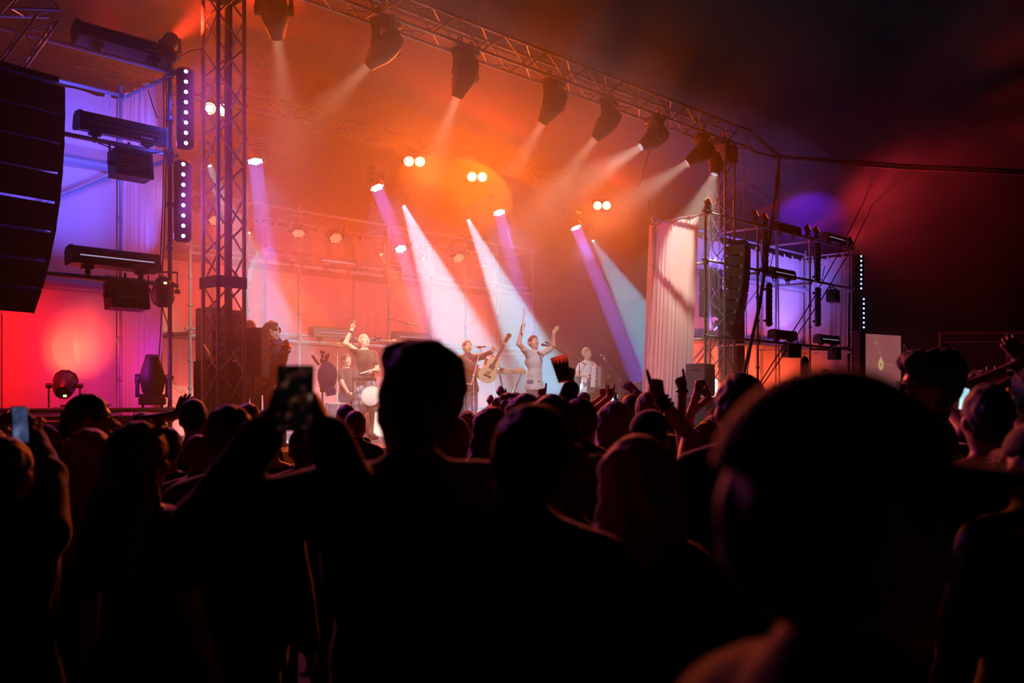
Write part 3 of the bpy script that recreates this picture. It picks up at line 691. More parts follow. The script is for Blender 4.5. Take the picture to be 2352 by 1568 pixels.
def nets(D, lo, vox):
    s = D < 0; X, Y, Zn = D.shape
    acc = np.zeros((X-1, Y-1, Zn-1, 3)); cnt = np.zeros((X-1, Y-1, Zn-1))
    for axis in range(3):
        sl0 = [slice(None)]*3; sl1 = [slice(None)]*3; sl0[axis] = slice(0, -1); sl1[axis] = slice(1, None)
        a, b = D[tuple(sl0)], D[tuple(sl1)]; cr_ = (a < 0) != (b < 0)
        t = np.where(cr_, a/np.where(cr_, a-b, 1), 0)
        o = [i for i in range(3) if i != axis]
        for i in (0, 1):
            for j in (0, 1):
                s2 = [slice(None)]*3
                s2[o[0]] = slice(i, D.shape[o[0]]-1+i); s2[o[1]] = slice(j, D.shape[o[1]]-1+j)
                c2, t2 = cr_[tuple(s2)], t[tuple(s2)]
                cnt += c2; acc[..., axis] += np.where(c2, t2, 0); acc[..., o[0]] += c2*i; acc[..., o[1]] += c2*j
    m = cnt > 0
    idx = np.full(m.shape, -1, int); idx[m] = np.arange(m.sum())
    cells = np.argwhere(m); vs = lo+vox*(cells+acc[m]/cnt[m][:, None])
    fs = []
    for axis in range(3):
        o = [(axis+1) % 3, (axis+2) % 3]
        sl0 = [slice(1, -1)]*3; sl1 = [slice(1, -1)]*3; sl0[axis] = slice(0, -1); sl1[axis] = slice(1, None)
        a, b = s[tuple(sl0)], s[tuple(sl1)]; e = np.argwhere(a != b)
        if not len(e): continue
        flip = a[tuple(e.T)]
        e = e+1; e[:, axis] -= 1
        def cell(i, j):
            q = e.copy(); q[:, o[0]] -= i; q[:, o[1]] -= j; return idx[tuple(q.T)]
        q = np.stack([cell(1, 1), cell(0, 1), cell(0, 0), cell(1, 0)], 1)
        q[~flip] = q[~flip][:, ::-1]; fs.append(q)
    return vs, np.concatenate(fs) if fs else np.zeros((0, 4), int)
def join(parts):
    vs, fs, k = [], [], 0
    for v, f in parts: vs.append(v); fs.append(f+k); k += len(v)
    return np.concatenate(vs), np.concatenate(fs)
def np_mesh(name, vf, m, rough=0.0, freq=60.0):
    v, f = vf
    if rough: v = v+rough*np.stack([np.sin(v[:, 1]*freq+3*np.sin(v[:, 2]*freq*.43))*np.cos(v[:, 0]*freq*1.3), np.sin(v[:, 0]*freq*1.1+v[:, 2]*freq*.3), .5*np.sin(v[:, 0]*freq*.9+v[:, 1]*freq*1.2)], 1)
    me = bpy.data.meshes.new(name); n = len(f)
    me.vertices.add(len(v)); me.vertices.foreach_set('co', np.ascontiguousarray(v, dtype=np.float32).ravel())
    me.loops.add(4*n); me.loops.foreach_set('vertex_index', np.ascontiguousarray(f, dtype=np.int32).ravel())
    me.polygons.add(n); me.polygons.foreach_set('loop_start', np.arange(0, 4*n, 4, dtype=np.int32))
    me.polygons.foreach_set('use_smooth', np.ones(n, dtype=bool))
    me.materials.append(MAT[m]); me.update(calc_edges=True); return me

def A(*p): return np.array(p, float)
def rot(axis, a):
    return np.array(Matrix.Rotation(a, 3, axis))
FING = {  # curl of the three joints for index, middle, ring, pinky; thumb fold
    'open': ((.1,.1,.1),)*4+(0,), 'flat': ((.02,.05,.05),)*4+(.2,), 'relax': ((.35,.4,.3), (.45,.5,.35), (.55,.55,.4), (.6,.6,.4), .3),
    'point': ((.0,.08,.05), (1.35,1.6,.9), (1.4,1.6,.9), (1.4,1.6,.9), .8), 'fist': ((1.35,1.6,.9),)*4+(.9,),
    'horns': ((.0,.08,.05), (1.35,1.6,.9), (1.4,1.6,.9), (.05,.1,.1), .8), 'grip': ((.75,.9,.6), (.8,.9,.6), (.85,.9,.6), (.9,.9,.6), .5),
    'claw': ((.5,.7,.5),)*4+(.2,), 'two': ((.0,.08,.05), (.05,.1,.05), (1.35,1.6,.9), (1.4,1.6,.9), .8)}
def hand_prims(side, wrist, d, pn, pose, s=1.0, grow=0):
    d = A(*d); d /= np.linalg.norm(d); pn = A(*pn); pn = pn-d*(pn@d); pn /= np.linalg.norm(pn); x = np.cross(d, pn)*(1 if side == 'r' else -1)
    T = lambda a, b, c: wrist+s*(x*a+d*b+pn*c)
    P = FING[pose]; out = []; g = grow
    bx = (.030, .010, -.011, -.030); by = (.088, .092, .087, .078); ln = (.074, .083, .077, .060)
    for i in range(4):
        out.append(('c', T(bx[i]*.55, .008, 0), T(bx[i], by[i], .001), .014*s+g, .0115*s+g, .012*s))
    out.append(('c', T(.016, .018, .008), T(.030, .05, .012), .016*s, .013*s, .014*s))
    out.append(('c', T(-.022, .02, .006), T(-.026, .06, .006), .013*s, .011*s, .012*s))
    for i in range(4):
        p = T(bx[i], by[i]-.004, .001); a = 0; sp = (bx[i]*.9 if pose in ('open', 'claw') else bx[i]*.15)
        for j, fr_ in enumerate((.45, .31, .24)):
            a += P[i][j]; l = ln[i]*fr_*s
            dr = d*math.cos(a)+pn*math.sin(a)+x*sp*4*(1 if a < 1 else 0); dr = dr/np.linalg.norm(dr); q = p+dr*l
            out.append(('c', p, q, (.0118-.0008*j)*s+g, (.0111-.0010*j)*s+g, .003)); p = q
    f = P[4]; p = T(.026, .028, .008)
    dr = x*(.75-.6*f)+d*.65+pn*(.25+.6*f); dr /= np.linalg.norm(dr); q = p+dr*.040*s
    dr2 = x*(.35-.75*f)+d*.85+pn*(.15+.3*f); dr2 /= np.linalg.norm(dr2); r = q+dr2*.033*s
    out += [('c', p, q, .0125*s, .0105*s, .008), ('c', q, r, .0102*s, .0082*s, .003)]
    return out
def ik(sh, tgt, l1, l2, hint):
    sh, tgt = A(*sh), A(*tgt); v = tgt-sh; L_ = np.linalg.norm(v); m = (l1+l2)*.995
    if L_ > m: v = v*m/L_; L_ = m
    d = v/L_; a = (l1*l1-l2*l2+L_*L_)/(2*L_); h = math.sqrt(max(l1*l1-a*a, 1e-6))
    hn = A(*hint); hn = hn-d*(hn@d); hn /= max(np.linalg.norm(hn), 1e-6)
    return sh+d*a+hn*h, sh+v
def hcol(name, c): mat(name, c, .5, 0, .3, 60, bump=.5, bscale=220, spec=.6, sheen=1.0)
for n_, c_ in (('hair_black', (.03, .022, .018)), ('hair_brown', (.09, .05, .03)), ('hair_red', (.16, .055, .02)), ('hair_blond', (.34, .22, .10)), ('hair_grey', (.25, .22, .2))): hcol(n_, c_)
mat('skin', (.52, .33, .25), .5, 0, .1, 14, bump=.1, bscale=120, spec=.4)
mat('skin_tan', (.40, .25, .18), .5, 0, .1, 14, bump=.1, bscale=120, spec=.4)
mat('lips', (.42, .17, .15), .4, 0, .1, 30)
mat('eye_white', (.75, .74, .72), .2, 0, .05, 5); mat('eye_dark', (.03, .02, .015), .15, 0, .1, 5)
for n_, c_ in (('cloth_black', (.028, .025, .026)), ('cloth_navy', (.02, .025, .06)), ('cloth_grey', (.12, .12, .13)), ('cloth_white', (.62, .6, .58)), ('cloth_red', (.25, .03, .03)), ('cloth_olive', (.07, .065, .035)), ('cloth_denim', (.06, .085, .15)), ('cloth_maroon', (.09, .02, .025)), ('cloth_tan', (.3, .22, .15)), ('cloth_pale', (.42, .43, .45))):
    mat(n_, c_, .85, 0, .25, 18, bump=.35, bscale=70, spec=.35, sheen=.8)
mat('leather', (.015, .013, .012), .35, 0, .2, 20, bump=.15, bscale=150); mat('rubber', (.015, .015, .015), .7, 0, .2, 20)
TROUSER, SHOE = {}, {}
def person(label, loc, H=1.75, yaw=0, head=(0, 0, 0), hair=('short', 'hair_brown'), shirt=('tee', 'cloth_black'), legs='cloth_navy', arms=None, vox=.017, lean=(0, 0), group=None, skin='skin', girth=1.0, face=False, glasses=None, legpose=None, fem=False, name='person', z0=0.0, hips=None, skirt=None, extra=None):
    """arms: {'l'|'r': dict(to=wrist point (local, metres at H), hint=, hand=direction, palm=, pose=)}. head = yaw, pitch, roll. Local: x right, y forward."""
    s = H/1.75; k_ = .03*s
    sw = .158 if fem else .174
    SK, SH_, TR = [], [], []
    lx, ly = lean
    def P(x, y, z): t = max(0, (z-.95)/.8); return A((x+lx*t), (y+ly*t), z)*s
    g = girth*(.93 if fem else 1)
    torso = [('e', P(0, 0, 1.29), A(.152*g, .102*g, .19)*s, None, k_), ('e', P(0, .005, 1.08), A(.138*g, .098*g, .15)*s, None, k_), ('e', P(0, -.008, .95), A(.158*g, .11*g, .12)*s, None, k_),
             ('c', P(-sw*.8, -.01, 1.405), P(sw*.8, -.01, 1.405), .054*s, .054*s, k_), ('c', P(-.075, -.02, 1.435), P(.075, -.02, 1.435), .05*s, .05*s, .05*s), ('c', P(-.07, -.035, 1.3), P(.07, -.035, 1.3), .085*s*g, .085*s*g, k_)]
    neck = [('c', P(0, -.018, 1.42), P(0, .002, 1.56), .058*s, .051*s, .03*s)]
    nb = P(0, -.01, 1.50); RH = rot('Z', head[0])@rot('X', head[1])@rot('Y', head[2])
    hs = s*(1.0 if H > 1.55 else 1.06)
    def Q(x, y, z): return nb+RH@(A(x, y, z-1.50)*hs)
    hd = [('e', Q(0, -.008, 1.648), A(.0765, .098, .104)*hs, RH, .02*s), ('e', Q(0, .028, 1.585), A(.058, .066, .068)*hs, RH, .03*s), ('c', Q(-.018, .07, 1.537), Q(.018, .07, 1.537), .020*hs, .020*hs, .02*s),
          ('c', Q(-.035, .078, 1.664), Q(.035, .078, 1.664), .014*hs, .014*hs, .015*s), ('c', Q(0, .094, 1.645), Q(0, .112, 1.603), .008*hs, .0135*hs, .012*s), ('c', Q(-.012, .1, 1.597), Q(.012, .1, 1.597), .009*hs, .009*hs, .006*s),
          ('c', Q(-.022, .088, 1.567), Q(.022, .088, 1.567), .011*hs, .011*hs, .012*s), ('e', Q(-.047, .062, 1.605), A(.022, .022, .026)*hs, RH, .02*s), ('e', Q(.047, .062, 1.605), A(.022, .022, .026)*hs, RH, .02*s)]
    for e in (-1, 1): hd.append(('e', Q(e*.079, -.008, 1.617), A(.011, .021, .033)*hs, RH@rot('Z', -e*.35), .006*s))
    hcuts = [('e', Q(e*.031, .099, 1.640), A(.017, .014, .012)*hs, RH, .012*s) for e in (-1, 1)]+[('c', Q(-.02, .102, 1.562), Q(.02, .102, 1.562), .003*hs, .003*hs, .004*s)]
    SK += torso+neck
    hands = []; arms = dict(arms or {}); A_out = {}
    for sd in ('l', 'r'):
        e = 1 if sd == 'r' else -1
        a = arms.get(sd) or {}
        sh = P(e*sw, -.01, 1.405); l1, l2 = .29*s, .25*s
        to = a.get('to'); to = P(e*.27, .06, .87) if to is None else A(*to)
        if to[2] > 1.5*s: sh = sh+A(-e*.02, 0, .035)*s
        el, wr = ik(sh, to, l1, l2, a.get('hint', (e*.3, -1, -.3)))
        hdir = A(*a['hand']) if a.get('hand') is not None else (wr-el)
        pn = a.get('palm', (-e, 0, 0) if a.get('to') is None else (0, 1, 0))
        SK += [('c', sh, el, .05*s*g, .041*s, .03*s), ('c', el, wr, .040*s, .027*s, .012*s)]
        hv = .0056 if a.get('pose') else .010
        fore = wr-(wr-el)/np.linalg.norm(wr-el)*.05*s
        hp = [('c', fore, wr, .0318*s, .0285*s, .01)]+hand_prims(sd, wr, hdir, pn, a.get('pose', 'relax'), s*a.get('hs', .88))
        if vox < .03: hands.append(sdf_mesh(hp, a.get('hv', hv)))
        else: SK += hp[1:5]
        A_out[sd] = (sh, el, wr, hdir/np.linalg.norm(hdir))
        th = {'tee': .6, 'shirt': .75, 'tank': 0, 'roll': 1.35}.get(shirt[0], 1.93); gr = .013 if shirt[0] in ('tee', 'shirt', 'roll', 'tank', 'long') else .022
        if th > 0:
            t1 = min(th, 1); SH_.append(('c', sh, sh+(el-sh)*t1, (.052*g+gr)*s, (.052*g+(.043-.052*g)*t1+gr)*s, .03*s))
            if th > 1: SH_.append(('c', el, el+(wr-el)*(th-1), (.042+gr)*s, (.042-.015*(th-1)+gr*.8)*s, .02*s))
    if legpose is None: legpose = {'l': ((-.1, .015, .5), (-.11, -.015, .09)), 'r': ((.1, .015, .5), (.11, -.015, .09))}
    for sd in ('l', 'r'):
        e = 1 if sd == 'r' else -1; kn, an = legpose[sd]; hp_ = A(e*.085, 0, .92)*s; kn = A(*kn)*s; an = A(*an)*s
        SK += [('c', hp_, kn, .078*s*g, .053*s, .03*s), ('c', kn, an, .052*s, .036*s, .02*s)]
        TR += [('c', hp_, kn, (.078*g+.014)*s, .068*s, .03*s), ('c', kn, an+A(0, 0, -.02)*s, .066*s, .058*s, .02*s)]
    gr = .012 if shirt[0] in ('tee', 'shirt', 'roll', 'tank', 'long') else .024
    SH_ += [(p[0], p[1], p[2]+gr*s, p[3], p[4]) if p[0] == 'e' else (p[0], p[1], p[2], p[3]+gr*s, p[4]+gr*s, p[5]) for p in torso]
    hem = .86 if shirt[0] != 'tee' else .9
    SH_.append(('c', P(-.06, -.005, hem), P(.06, -.005, hem), (.112*g+gr)*s, (.112*g+gr)*s, .04*s))
    if shirt[0] in ('hoodie', 'jacket'): SH_.append(('c', P(0, -.025, 1.45), P(0, -.01, 1.50), .078*s, .068*s, .03*s))
    if shirt[0] == 'hoodie': SH_.append(('e', P(0, -.085, 1.43), A(.12, .055, .09)*s, None, .03*s))
    bv, bf = sdf_mesh(SK+hd, vox, hcuts) if not face else join([sdf_mesh(SK+hd[:1], vox), sdf_mesh(hd+neck, .0085, hcuts)])
    me = np_mesh('person', join([(bv, bf)]+hands), skin)
    base = Matrix.LocRotScale(Vector(loc)+Z*z0, Matrix.Rotation(yaw, 3, 'Z').to_quaternion(), None)
    b = put(name, me, None, base); tag(b, label, 'person', group)
    # clothing
    top = {'tee': 1.475, 'shirt': 1.49, 'roll': 1.49, 'tank': 1.46, 'long': 1.48}.get(shirt[0])
    pls = [((0, -.25, .968), ((1.4 if top is None else top)*.968)*s+.0)] if top else []
    cv = max(.012, vox*.95)
    put(shirt[0] if shirt[0] in ('jacket', 'hoodie') else 'shirt', np_mesh('shirt', sdf_mesh(SH_, cv, (), [((0, 0, -1), -(hem-.05)*s)]+pls), shirt[1], .003*s, 34/s), b)
    if skirt is None:
        TRF = [(p[0], p[1], p[2]+.012*s, p[3], p[4]) for p in (torso[2],)]+TR
        put('trousers', np_mesh('trousers', sdf_mesh(TRF, max(.02, vox), (), [((0, 0, 1), 1.0*s)]), legs, .003*s, 30/s), b)
    if 'm' not in SHOE:
        SHOE['m'] = np_mesh('shoe', sdf_mesh([('c', (0, -.055, .042), (0, .02, .045), .042, .044, .02), ('c', (0, .02, .04), (.0, .145, .034), .042, .034, .02), ('c', (0, -.03, .07), (0, -.02, .1), .042, .044, .02)], .016, (), [((0, 0, -1), 0)]), 'leather')
    for sd in ('l', 'r'):
        an = A(*legpose[sd][1])*s; put('shoe', SHOE['m'], b, Matrix.LocRotScale(Vector((an[0], an[1]+.0, an[2]-.09*s)), None, Vector((s, s, s))))
    # hair
    st, hm = hair
    cr0 = [('e', Q(0, -.012, 1.652), A(.0865, .107, .112)*hs, RH, .02*s)]
    fcut = [('e', Q(0, .120, 1.590), A(.094, .105, .108)*hs, RH, .012*s)]
    for e in (-1, 1): fcut.append(('e', Q(e*.10, .022, 1.585), A(.04, .05, .075)*hs, RH, .008*s))
    nape = [((RH@A(0, -.35, -.94)), float((RH@A(0, -.35, -.94))@Q(0, -.05, 1.545)))]
    hv = max(.010, vox*.75); rough = .004
    hairp = None
    if st == 'short': hairp = (cr0, fcut, nape)
    elif st == 'crop': hairp = ([('e', Q(0, -.01, 1.65), A(.081, .102, .107)*hs, RH, .02*s)], fcut, nape); rough = .0015
    elif st == 'quiff': hairp = (cr0+[('e', Q(0, .045, 1.735), A(.07, .07, .045)*hs, RH, .03*s), ('e', Q(0, -.05, 1.70), A(.085, .085, .085)*hs, RH, .03*s)], fcut, nape); rough = .006
    elif st == 'curly': hairp = (cr0+[('e', Q(math.cos(a)*.075, math.sin(a)*.085-.02, 1.66+.06*math.sin(3*a)), A(.045, .045, .045)*hs, None, .012*s) for a in np.arange(0, 6.2, .55)]+[('e', Q(.03*math.cos(a), .03*math.sin(a), 1.745), A(.045, .045, .04)*hs, None, .012) for a in (0, 2, 4)], fcut, ()); rough = .009
    elif st in ('long', 'bob', 'pony', 'bun'):
        L_ = {'long': 1.22, 'bob': 1.46, 'pony': 1.56, 'bun': 1.56}[st]
        cc = list(cr0)
        if st in ('long', 'bob'):
            wdt = .055 if st == 'long' else .06
            for e in (-1, 0, 1): cc.append(('c', Q(e*.055, -.045 if e == 0 else -.025, 1.66), Q(e*.075, -.075 if e == 0 else -.04, 1.46), .062*hs, wdt*hs, .03*s))
            if st == 'long':
                for e in (-1, 0, 1): cc.append(('c', Q(e*.075, -.08, 1.46), A(*(P(e*.075, -.125, L_))), wdt*hs, .035*hs, .03*s))
            else: cc.append(('c', Q(-.07, -.05, 1.50), Q(.07, -.05, 1.50), .05*hs, .05*hs, .03*s))
        if st == 'pony': cc += [('c', Q(0, -.11, 1.68), Q(0, -.16, 1.62), .035*hs, .04*hs, .02*s), ('c', Q(0, -.16, 1.62), Q(0, -.17, 1.42), .04*hs, .018*hs, .02*s)]
        if st == 'bun': cc.append(('e', Q(0, -.06, 1.775), A(.052, .052, .045)*hs, RH, .01*s))
        hairp = (cc, fcut, () if st in ('long', 'bob') else nape); rough = .004
    elif st == 'cap':
        hairp = ([('e', Q(0, -.012, 1.64), A(.081, .102, .1)*hs, RH, .02*s)], fcut, nape)
        c = np_mesh('cap', sdf_mesh([('e', Q(0, -.008, 1.672), A(.094, .113, .103)*hs, RH, .01)], .011, (), [((RH@A(0, -.12, -.99)), float((RH@A(0, -.12, -.99))@Q(0, 0, 1.672)))]), hm if hm.startswith('cloth') else 'cloth_black')
        co = put('cap', c, b); fwd = hair[2] if len(hair) > 2 else 1
        br = sdf_mesh([('c', Q(x_, fwd*.07, 1.688-.05*(x_/.078)**2), Q(x_*.96, fwd*(.193-.05*(x_/.078)**2), 1.678-.055*(x_/.078)**2), .0075*hs, .0055*hs, .006) for x_ in np.linspace(-.078, .078, 13)], .006)
        put('brim', np_mesh('brim', br, hm if hm.startswith('cloth') else 'cloth_black'), co); hm = 'hair_black'
    elif st == 'hood':
        hairp = None
        put('hood', np_mesh('hood', sdf_mesh([('e', Q(0, -.02, 1.645), A(.108, .125, .125)*hs, RH, .03), ('c', Q(0, -.05, 1.56), P(0, -.04, 1.43), .1*s, .12*s, .05)], .014, [('e', Q(0, .14, 1.61), A(.085, .11, .115)*hs, RH, .02)]), hm, .003, 30), b)
    if hairp: put('hair', np_mesh('hair', sdf_mesh(hairp[0], hv, hairp[1], hairp[2]), hm, rough*s, 90), b)
    if face:
        for e in (-1, 1):
            ey = MB().ball((0, 0, 0), .0125*hs, 8, 6).build('eye', 'eye_white', b, M=Matrix.LocRotScale(Vector(Q(e*.031, .083, 1.640)), Matrix([list(r) for r in RH]).to_quaternion(), None))
            MB().ball((0, .0105*hs, 0), .0048*hs, 6, 4).build('iris', 'eye_dark', ey)
            put('eyebrow', np_mesh('eyebrow', sdf_mesh([('c', Q(e*.014, .096, 1.661), Q(e*.047, .086, 1.662), .0045*hs, .0035*hs, .003)], .004), hm if hm.startswith('hair') else 'hair_black'), b)
        put('lips', np_mesh('lips', sdf_mesh([('c', Q(-.018, .099, 1.5685), Q(.018, .099, 1.5685), .0055*hs, .0055*hs, .003), ('c', Q(-.014, .098, 1.557), Q(.014, .098, 1.557), .006*hs, .006*hs, .003)], .004), 'lips'), b)
    if glasses:
        gm = MB(); up_ = .105 if glasses == 'up' else 0; fw = -.055 if glasses == 'up' else 0
        ls = []
        for e in (-1, 1):
            cc = [Q(e*(.034+.026*math.cos(a)), .113+fw, 1.640+up_+.021*math.sin(a)) for a in np.arange(0, 6.3, .52)]
            gm.tube(cc, .0028*hs, 5); gm.tube([Q(e*.06, .11+fw, 1.645+up_), Q(e*.087, .06+fw, 1.645+up_), Q(e*.09, -.01+fw*.6, 1.632+up_*.8)], .0028*hs, 5)
            ls.append(cc[:-1])
        gm.tube([Q(-.01, .116+fw, 1.645+up_), Q(.01, .116+fw, 1.645+up_)], .0026*hs, 5)
        go = gm.build('glasses' if glasses == 'on' else 'sunglasses', 'black_plastic', b)
        for cc in ls: MB().add(cc+[q+RH@A(0, .003, 0) for q in cc], [tuple(range(len(cc))), tuple(range(2*len(cc)-1, len(cc)-1, -1))]).build('lens', 'glass_dark', go, False)
    b_info = {'Q': Q, 'P': P, 'arm': A_out, 's': s, 'M': base, 'RH': RH}
    return b, b_info
# ================================================================== the band
YA = math.atan2(-.725, -.688)                               # facing the audience
def spot_for(px, py, H):                                    # stand a figure of height H on the stage so that its head top is at (px, py)
    d = (H-(EYE-STAGE_Z))*FPX/(HY-py); p = at(px, py, d); return Vector((p.x, p.y, STAGE_Z)), d
def to_local(loc, yaw, p):
    q = Matrix.Rotation(-yaw, 3, 'Z') @ (Vector(p)-Vector(loc)); return (q.x, q.y, q.z)
def dir_local(yaw, v): q = Matrix.Rotation(-yaw, 3, 'Z') @ Vector(v); return (q.x, q.y, q.z)
def mic(label, p, aim, group=None):
    t = thing('microphone', label, 'microphone', frame(p, aim), group)
    MB().ball((0, 0, -.0), (.026, .026, .03), 12, 8).build('grille', 'grille', t)
    MB().lathe([(.022, .018), (.024, .03), (.018, .045), (.013, .17), (.010, .175)], 12).build('handle', 'black_metal', t)
    MB().lathe([(.0255, .006), (.027, .012), (.0255, .018)], 12, None, False).build('band', 'galvanised', t)
    return t
def mic_stand(label, foot, top, tip, group=None, m='black_metal'):
    t = thing('mic_stand', label, 'mic stand', Matrix.Translation(foot), group)
    f = Vector(foot); o = Vector((0, 0, 0)); top = Vector(top)-f; tip = Vector(tip)-f
    for k in range(3):
        a = k*2.094+.5; MB().tube([(0, 0, .12), (.3*math.cos(a), .3*math.sin(a), .012)], [.011, .008], 6).build('leg', m, t)
    bar('tube', Vector((0, 0, .05)), Vector((0, 0, top.z*.55)), .012, t, m); bar('tube', Vector((0, 0, top.z*.5)), Vector((0, 0, top.z)), .008, t, m)
    MB().lathe([(.02, -.03), (.022, 0), (.02, .03)], 10).build('clutch', m, t, M=Matrix.Translation((0, 0, top.z*.55)))
    MB().ball((0, 0, 0), .024, 8, 6).build('knuckle', m, t, M=Matrix.Translation((0, 0, top.z)))
    c = Vector((0, 0, top.z)); dr = (tip-c); bar('boom', c-dr.normalized()*.18, tip, .009, t, m)
    MB().lathe([(.014, -.03), (.018, .0), (.016, .04)], 8).build('clip', m, t, M=frame(tip, -dr))
    return t
# --- singer with raised finger
ls, ds = spot_for(842, 765, 1.80); 
def wl(loc, px, py, d): return to_local(loc, YA, at(px, py, d))
mat('tartan', (.07, .09, .15), .9, 0, .1, 4)
def tartan():
    m = MAT['tartan']; N, L = m.node_tree.nodes, m.node_tree.links; b = N['Principled BSDF']
    tc = N.new('ShaderNodeTexCoord'); s = None; outs = []
    for d_, sc in (('X', 17), ('Z', 17), ('X', 5.5), ('Z', 5.5)):
        wv = N.new('ShaderNodeTexWave'); wv.wave_type = 'BANDS'; wv.bands_direction = d_; wv.inputs['Scale'].default_value = sc/2; wv.wave_profile = 'SIN'
        L.new(tc.outputs['Object'], wv.inputs['Vector']); outs.append(wv.outputs['Fac'])
    a = N.new('ShaderNodeMath'); a.operation = 'ADD'; L.new(outs[0], a.inputs[0]); L.new(outs[1], a.inputs[1])
    c = N.new('ShaderNodeMath'); c.operation = 'ADD'; L.new(outs[2], c.inputs[0]); L.new(outs[3], c.inputs[1])
    e = N.new('ShaderNodeMath'); e.operation = 'MULTIPLY'; L.new(a.outputs[0], e.inputs[0]); L.new(c.outputs[0], e.inputs[1])
    r = N.new('ShaderNodeValToRGB'); r.color_ramp.elements[0].color = (.02, .03, .06, 1); r.color_ramp.elements[1].color = (.30, .34, .42, 1); r.color_ramp.elements[1].position = .9
    f = N.new('ShaderNodeMath'); f.operation = 'MULTIPLY'; f.inputs[1].default_value = .33; L.new(e.outputs[0], f.inputs[0])
    L.new(f.outputs[0], r.inputs[0]); L.new(r.outputs[0], b.inputs['Base Color'])
tartan()
hand_r = at(808, 756, ds-.30); tip_r = at(825, 731, ds-.33)
b, inf = person('singer in dark t-shirt and plaid kilt with one finger raised high', ls, 1.80, YA, head=(-.05, .28, -.12), hair=('crop', 'hair_blond'), shirt=('tee', 'cloth_black'), skirt=True, face=True, vox=.014, lean=(.03, -.03),
    arms={'r': dict(to=to_local(ls, YA, hand_r), hint=(1, -.2, -.8), hand=dir_local(YA, tip_r-hand_r), palm=dir_local(YA, V), pose='point'), 'l': dict(to=wl(ls, 858, 850, ds-.22), hint=(-1, -.6, -.3), hand=dir_local(YA, -U*.9-V*.2), palm=(0, 0, -1), pose='grip')})
prof = [(.165, 1.06), (.17, .98), (.2, .86), (.235, .70), (.255, .55), (.262, .47), (.255, .47)]
kb = MB(); seg = 64; vs = []
for r, z in prof:
    for k in range(seg): a = 2*PI*k/seg; rr = r*(1+.035*math.sin(a*16)*(1.1-z)); vs.append(Vector((rr*math.cos(a), rr*.80*math.sin(a), z)))
kb.add(vs, [(i*seg+k, i*seg+(k+1) % seg, (i+1)*seg+(k+1) % seg, (i+1)*seg+k) for i in range(len(prof)-1) for k in range(seg)])
kb.build('kilt', 'tartan', b); MB().lathe([(.172, 1.0), (.178, 1.0), (.178, 1.05), (.172, 1.05)], 32, Matrix.Diagonal((1, .8, 1, 1)), False).build('belt', 'leather', b)
sp = MB().cbox((0, .225, .80), (.15, .03, .16), .02); sp.build('sporran', 'leather', b)
wrp = Vector(inf['arm']['r'][1]); MB().lathe([(.034, -.018), (.036, 0), (.034, .018)], 14, frame(wrp*.18+Vector(inf['arm']['r'][2])*.82, Vector(inf['arm']['r'][2])-wrp), False).build('wristband', 'leather', b)
def stick(label, p, q, r=.011, m='ribbon', group='drumsticks', cat='drumstick', name='drumstick'):
    mb = MB().tube([p, p.lerp(q, .8), p.lerp(q, .95), q], [r, r*.95, r*.6, r*.8], 8); o = mb.build(name, m, None); return tag(o, label, cat, group)
stick('pale stick held low in the hand of the singer with the kilt', at(862, 848, ds-.24), at(827, 858, ds-.30), .012, 'ribbon', None)
t = thing('hand_drum', 'pale round drum on a stand beside the plaid kilt', 'drum', frame(at(853, 908, ds-.45), Vector((-.15, -.9, .25))))
MB().lathe([(.165, .0), (.165, .16)], 24, None, False).build('shell', 'grey_case', t); MB().lathe([(.001, -.004), (.15, -.004), (.166, .004)], 24, None, False).build('drumhead', 'cloth_white', t)
MB().lathe([(.166, -.006), (.176, -.006), (.176, .02), (.166, .02)], 24, None, False).build('hoop', 'galvanised', t)
for k in range(8): a = k*PI/4; bar('lug', Vector((.172*math.cos(a), .172*math.sin(a), .0)), Vector((.172*math.cos(a), .172*math.sin(a), .12)), .006, t, 'galvanised')
fp = at(853, 908, ds-.40); bar('stand_tube', t.matrix_basis.inverted() @ Vector((fp.x, fp.y, STAGE_Z)), Vector((0, 0, .1)), .012, t, 'black_metal')
p1 = at(858, 779, ds-.28); p2 = at(905, 818, ds-.05)
mic('black microphone at the lips of the singer in the kilt', p1, at(840, 783, ds-.2)-p1)
mic_stand('boom mic stand of the singer in the kilt', Vector((at(912, 900, ds).x, at(912, 900, ds-.05).y, STAGE_Z)), at(912, 824, ds-.05), at(866, 775, ds-.26))
